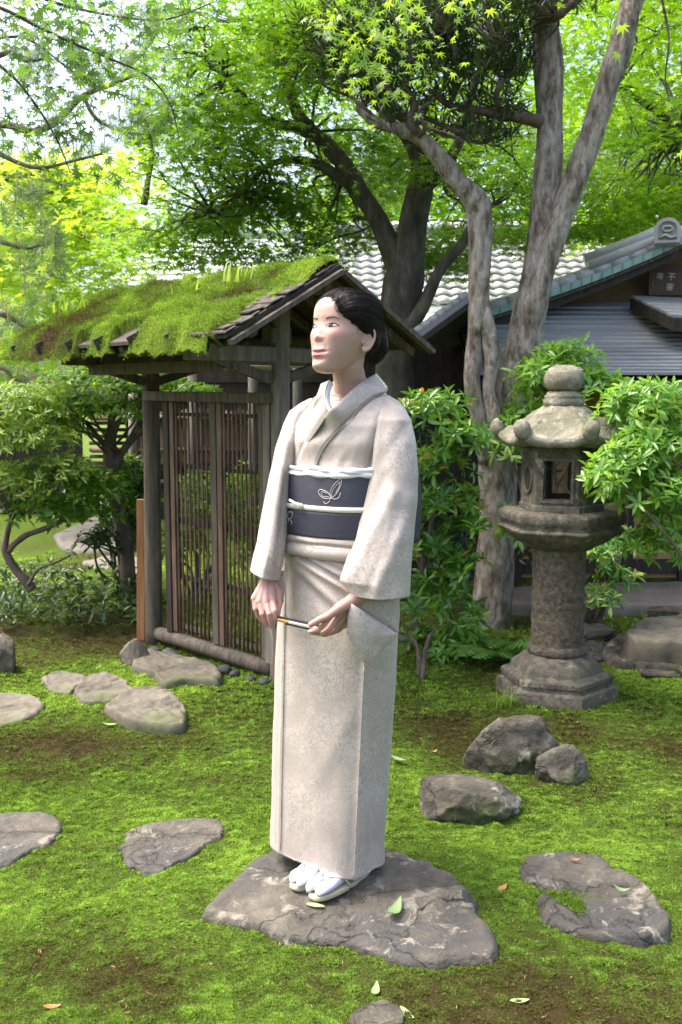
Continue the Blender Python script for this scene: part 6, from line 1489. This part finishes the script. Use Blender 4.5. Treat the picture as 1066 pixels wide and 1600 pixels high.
# eyes, lashes and brows laid on the face
m, N, L, B = newmat('eye')
a1 = N.new('ShaderNodeAttribute'); a1.attribute_name = 'tint'; r_ = ramp(N, [(0, (.5, .46, .44)), (.5, (.5, .46, .44)), (.55, (.03, .016, .01)), (.8, (.035, .018, .01)), (.84, (.004, .004, .004))]); L.new(a1.outputs['Fac'], r_.inputs[0])
L.new(r_.outputs[0], B.inputs['Base Color']); B.inputs['Roughness'].default_value = .3; B.inputs['Specular IOR Level'].default_value = .15
M['eye'] = m; M['lash'] = plain('lash', (.012, .009, .008), .6); M['brow'] = plain('brow_hair', (.13, .085, .068), .9, .1)
EL = -.0075
for s in (1, -1):
    cx = s*.0325; hw = .0150; gx = cx-.0012; gz = EL+.0010
    vs, fs, at = [], [], []
    nu, nvv = 24, 10
    for i in range(nu+1):
        u = -1+2*i/nu; x = cx+u*hw; us = u*s
        top = EL+.0050*(1-abs(u)**2.2)+.0016*us; bot = EL-.0040*(1-abs(u)**2.0)+.0014*us
        for j in range(nvv+1):
            t = j/nvv; z = bot+(top-bot)*t
            q = hit_face(x, z, .0010+.0012*(1-u*u)*math.sin(math.pi*t)); vs.append(H(*q)); dd = math.hypot(x-gx, z-gz); at.append(max(.01, 1-dd/.0135))
    for i in range(nu):
        for j in range(nvv): k = i*(nvv+1)+j; fs.append((k, k+nvv+1, k+nvv+2, k+1))
    mb = MB(); mb.v = [tuple(q) for q in vs]; mb.f = fs; mb.a = at; mb.build('eye', M['eye'], body, flat=False)
    up = [H(*hit_face(cx+u*hw*1.06, EL+.0050*(1-abs(u)**2.2)+.0016*u*s+.0004, .0016)) for u in np.linspace(-1, 1.08 if s > 0 else 1, 17)]
    MB().tube(up, [.0005+.0010*math.sin(math.pi*min(1, .1+.85*i/16)) for i in range(17)], 6).build('eyelash', M['lash'], body, flat=False)
    lo = [H(*hit_face(cx+u*hw*.98, EL-.0040*(1-abs(u)**2)+.0014*u*s, .0008)) for u in np.linspace(-1, 1, 13)]
    MB().tube(lo, .00035, 5).build('eyelash', M['brow'], body, flat=False)
    fold = [H(*hit_face(cx+u*hw*.95, EL+.0078*(1-abs(u)**2.4)+.0018*u*s+.0008, .0003)) for u in np.linspace(-.95, 1, 13)]
    MB().tube(fold, .0004, 5).build('eyelid_fold', plain('lid_fold', (.42, .25, .2), .6), body, flat=False)
    rows = []
    for t in np.linspace(0, 1, 15):
        x = s*(.0145+.036*t); zc = EL+.0150+.0060*math.sin(math.pi*min(1, t*.62+.08))-.0035*max(0, t-.6)*2; w_ = .0027*(1-.75*t**1.6)*min(1, .55+t*3)
        rows.append([H(*hit_face(x, zc-w_, .0004)), H(*hit_face(x, zc, .0010)), H(*hit_face(x, zc+w_*.9, .0004))])
    mb = MB(); mb.loft(rows, closed=False); mb.build('eyebrow', M['brow'], body, flat=False)
# nostrils
for s in (1, -1):
    q = hit_face(s*.0070, -.0462, .0003); MB().ball(H(*q), .0026, .0006, .0010, 10, 6, HM).build('nostril', plain('nostril_shade', (.2, .09, .075), .8), body, flat=False)
# ---- hair: strands run from the hairline back to the bun
hv = BVHTree.FromPolygons([q for r_ in headlocal for q in r_], [(i*120+k, i*120+(k+1) % 120, (i+1)*120+(k+1) % 120, (i+1)*120+k) for i in range(len(headlocal)-1) for k in range(120)])
O = V((0, .008, .004))
HL = [(-180, 62), (-150, 62), (-125, 70), (-108, 88), (-97, 107), (-80, 126), (-62, 138), (-45, 142), (-28, 140), (-10, 141), (5, 142), (18, 144), (24, 146), (34, 145), (48, 147), (62, 148), (76, 143), (88, 130), (97, 114), (106, 92), (125, 70), (150, 62), (180, 62)]
def bmax(al):
    for (a0, b0), (a1, b1) in zip(HL, HL[1:]):
        if a0 <= al <= a1: t = (al-a0)/(a1-a0); t = t*t*(3-2*t); return b0+(b1-b0)*t
    return 62
m, N, L, B = newmat('black_hair')
a1 = N.new('ShaderNodeAttribute'); a1.attribute_name = 'tint'
t1 = N.new('ShaderNodeTexNoise'); t1.noise_dimensions = '1D'; t1.inputs['Scale'].default_value = 150; t1.inputs['Detail'].default_value = 6; L.new(a1.outputs['Fac'], t1.inputs['W'])
r_ = ramp(N, [(.35, (.005, .0034, .003)), (.65, (.014, .0092, .0078))]); L.new(t1.outputs['Fac'], r_.inputs[0]); L.new(r_.outputs[0], B.inputs['Base Color'])
B.inputs['Roughness'].default_value = .4; B.inputs['Specular IOR Level'].default_value = .16
L.new(bumpn(N, L, t1.outputs['Fac'], .7, .003), B.inputs['Normal']); M['hair'] = m
na, nbt = 360, 44; rings = []; at = []
def hs(al, t):
    A_ = math.radians(al); be = math.radians(4+(bmax(((al+180) % 360)-180)-4)*t)
    d = V((math.sin(be)*math.sin(A_), math.cos(be), math.sin(be)*math.cos(A_))); h = hv.ray_cast(O+d*.3, -d); q = h[0] if h[0] else O+d*.08
    th_ = .0125 if abs(al) < 60 else .0115
    part = gs(al-20, 5)*smooth(t, .55, .8)
    th_ = th_*(1-smooth(t, .80, 1.0))*(1-.5*part)+.0012+.0009*noise.noise(V((al*.35, t*2, 0)))+.0007*noise.noise(V((al*1.1, t*1.5, 3)))*(1-t*.3)
    if al > 60 or al < -60: th_ += .005*gs(t-.72, .2)
    return q+d*th_, d
for i in range(na):
    al = -180+360*i/na; ring = []
    for j in range(nbt+1):
        q, d = hs(al, j/nbt); ring.append(H(*q)); at.append((al+180)/360+.004*j/nbt)
    rings.append(ring)
vs = [q for r_ in rings for q in r_]; fs = []
for i in range(na):
    for j in range(nbt): a = i*(nbt+1)+j; b = ((i+1) % na)*(nbt+1)+j; fs.append((a, b, b+1, a+1))
mb = MB(); mb.v = [tuple(q) for q in vs]; mb.f = fs; mb.a = at
hair = fixn(mb.build('hair', M['hair'], body, flat=False))
r_h = random.Random(17); mb = MB()
for k in range(620):                                  # single strands lying on the swept back hair, a few lifting off
    al = r_h.uniform(-125, 125) if k > 260 else r_h.uniform(5, 115); t0 = r_h.choice((1.0, 1.0, .9, .7))+r_h.uniform(-.03, .035); dr = r_h.uniform(-5, 5); lf = r_h.uniform(-.0002, .0012) if r_h.random() < .93 else r_h.uniform(.002, .006); pts = []
    for j in range(13):
        t = t0*(1-j/12)+.06*(j/12); q, d = hs(al+dr*math.sin(j/12*2.5), min(t, 1.03)); pts.append(H(*(q+d*lf*math.sin(math.pi*min(1, .1+j/12*.85)))))
    n0 = len(mb.v); w_ = r_h.uniform(.0003, .0007); mb.tube(pts, [w_*(.3+.7*math.sin(math.pi*min(1, .12+.8*j/12))) for j in range(13)], 4); mb.a[n0:] = [r_h.random()]*(len(mb.v)-n0)
ho = mb.build('hair_strands', M['hair'], body, flat=False); ho['kind'] = 'stuff'
bun = MB(); rings = []; at = []
for i in range(49):
    t = math.pi*i/48; ring = []
    for k in range(64):
        a = 2*math.pi*k/64; sw = 1+.05*math.sin(3*a+t*5)+.06*math.sin(7*a-t*6)+.02*math.sin(19*a+t*9)
        ring.append(H(.002+.048*math.sin(t)*math.cos(a)*sw, .098+.034*math.sin(t)*math.sin(a)*sw, -.018-.055*math.cos(t)*(1+.03*math.sin(4*a)))); at.append(((a+t*.8) % 6.283)/6.283)
    rings.append(ring)
bun.loft(rings); bun.a = at; fixn(bun.build('hair_bun', M['hair'], body, flat=False))
def lock(pts, w_, name='hair_strand'):
    p = catmull([H(*q) for q in pts], 5); k = len(p); mb = MB(); mb.tube(p, [w_*(.35+.65*math.sin(math.pi*min(1, .15+.8*j/(k-1)))) for j in range(k)], 6); mb.a = [.3]*len(mb.v); mb.build(name, M['hair'], hair, flat=False)
lock([(.030, -.072, .074), (.035, -.0845, .056), (.041, -.0865, .038), (.048, -.0825, .024), (.056, -.0735, .015)], .0006)
lock([(.029, -.071, .075), (.037, -.0835, .058), (.045, -.0830, .040), (.053, -.0755, .026)], .0008)
lock([(.028, -.070, .077), (.040, -.081, .060), (.050, -.077, .044), (.058, -.067, .032)], .0007)
lock([(.0712, -.030, -.002), (.0722, -.026, -.014), (.0716, -.024, -.024)], .0004)
lock([(.03, .075, -.06), (.028, .07, -.075), (.03, .062, -.088)], .0012)
lock([(.012, .085, -.064), (.01, .082, -.082), (.014, .072, -.096)], .0012)
# ---- feet: split toe socks on sandals
Fd = V((-.68, -.733, 0)).normalized(); Sd = V((-Fd.y, Fd.x, 0))                 # Sd points to her left
if Sd.x < 0: Sd = -Sd
for tip, inner in ((G(486, 1411, .045), -1), (G(456, 1395, .045), 1)):
    sx = Sd*inner                                     # towards the big toe
    def fp(s, x, z): return tip-Fd*s+sx*x+V((0, 0, z+.002))
    outl = []
    for a in np.linspace(0, 2*math.pi, 40, endpoint=False):
        c_, s_ = math.cos(a), math.sin(a); outl.append((.114-.112*math.copysign(abs(c_)**.8, c_), .037*math.copysign(abs(s_)**.75, s_)*(1-.12*(1-c_)/2)))
    mb = MB(); mb.loft([[fp(.112+(s-.112)*k, x*k, z) for s, x in outl] for z, k in ((.002, .96), (.006, 1.0), (.013, 1.0), (.0165, .975), (.017, .9))]); sd_o = mb.build('sandal', M['zori'], person, flat=False)
    mb = MB()
    for x0, wd, ln0, hh in ((.0185, .0150, .004, .028), (-.0125, .0205, .010, .026)):
        rings = []
        for s, kw, kh in ((ln0, .25, .4), (ln0+.006, .7, .75), (ln0+.018, .98, 1.0), (ln0+.04, 1.0, 1.05), (ln0+.07, .98, 1.5), (.12, .95, 2.2), (.16, .85, 2.6), (.2, .8, 2.6), (.22, .6, 2.0)):
            cxx = x0*(1-.55*smooth(s, .06, .14)); rings.append([fp(s, cxx+math.cos(a)*wd*kw, .0175+hh*kh/2+math.sin(a)*hh*kh/2) for a in np.linspace(0, 2*math.pi, 18, endpoint=False)])
        mb.loft(rings)
    mb.build('tabi_sock', M['tabi'], person, flat=False)
    mb = MB(); mb.tube(catmull([fp(.03, .004, .03), fp(.036, .003, .047), fp(.06, .016, .054), (fp(.09, .033, .045)), fp(.11, .037, .016)], 4), .0026, 8); mb.tube(catmull([fp(.036, .003, .047), fp(.06, -.014, .052), fp(.09, -.033, .042), fp(.11, -.037, .016)], 4), .0026, 8)
    mb.build('strap', M['cream'], sd_o, flat=False)
# ---- folded fan held in both hands
f0, f1 = P(427, 966, 2.417), P(499, 982, 2.298); fd = f1-f0
fan = empty('folding_fan', (f0+f1)/2, 'slim closed folding fan with amber ribs held between both hands', 'fan')
nrm = V((0, -.5, 1)).normalized()
MB().bar(f0, f0+fd*.36, .009, .008, up=nrm).build('fan_rib', plain('amber_bamboo', (.42, .2, .05), .35), fan, bevel=.002)
MB().bar(f0+fd*.02+V((0, .001, .006)), f1+V((0, .001, .006)), .008, .003, up=nrm).build('guard', plain('black_lacquer', (.012, .01, .012), .25), fan, bevel=.001)
MB().bar(f0+fd*.36, f1, .008, .0075, up=nrm).build('fan_leaf', plain('fan_paper', (.62, .55, .53), .6), fan, bevel=.0015)
MB().bar(f0+fd*.3+V((0, 0, -.006)), f1+V((0, 0, -.006)), .008, .002, up=nrm).build('guard', bpy.data.materials['black_lacquer'], fan)
# ------------------------------------------------------------------ fallen leaves
lm = leafmat('fallen_leaf', [(0, (.16, .27, .1)), (.5, (.24, .33, .14)), (1, (.34, .4, .2))], .2, .5)
lb = leafmat('brown_fallen_leaf', [(0, (.3, .13, .04)), (1, (.5, .3, .12))], .2, .6)
def fallen(px, py, ln, ang, mat, z, label, tilt=.15, seed=0):
    r = random.Random(seed); b = G(px, py, z); mb = MB(); d = V((math.cos(ang), math.sin(ang), 0)); s = V((-d.y, d.x, 0)); rows = []
    for t in np.linspace(0, 1, 9):
        w_ = ln*.17*math.sin(math.pi*t**.85)**.9+.0008; p = b+d*ln*(t-.5)+V((0, 0, .002+ln*tilt*(t-.5)**2*2+.004)); rows.append([p-s*w_+V((0, 0, w_*.35)), p, p+s*w_+V((0, 0, w_*.35))])
    mb.loft(rows, closed=False, at=r.random()+.01)
    tag(mb.build('fallen_leaf', mat, origin=b, flat=False), label, 'leaf')
fallen(617, 1428, .085, 1.15, lm, .04, 'large pale green leaf on the big stepping stone', .5, 1)
fallen(493, 1419, .05, -.25, lm, .04, 'narrow dark green leaf just before the sandals', .1, 2)
fallen(623, 1190, .07, -.7, lm, .01, 'pale green leaf on moss beside the kimono skirt', .3, 3)
fallen(587, 1553, .05, 1.4, lm, .015, 'green leaf lying below the big stepping stone', .4, 4)
fallen(636, 1590, .05, -1.0, lm, .01, 'green leaf at the bottom picture edge', .3, 5)
fallen(812, 1569, .045, .1, lm, .01, 'thin green leaf on brown moss near the bottom', .2, 6)
fallen(972, 1395, .045, -.4, lm, .03, 'curled pale leaf on the pitted stone', .6, 7)
fallen(899, 1347, .035, -.3, lb, .03, 'tan dry leaf at the far rim of the pitted stone', .6, 8)
fallen(900, 1132, .03, .6, lb, .01, 'orange dry leaf near the lantern base', .4, 9)
fallen(679, 1177, .03, .7, lb, .01, 'orange dry leaf beside the mossy boulder', .4, 10)
fallen(172, 1135, .06, -.1, lm, .01, 'yellow green leaf beside the largest pale stone', .3, 11)
fallen(785, 1392, .05, .9, lb, .01, 'dry brown twig leaf between the two big stones', .2, 12)
fallen(323, 1513, .03, .3, lb, .01, 'small tan leaf on the near moss', .3, 13)
fallen(82, 1578, .04, .1, lb, .01, 'dark dry leaf at the bottom left', .3, 14)
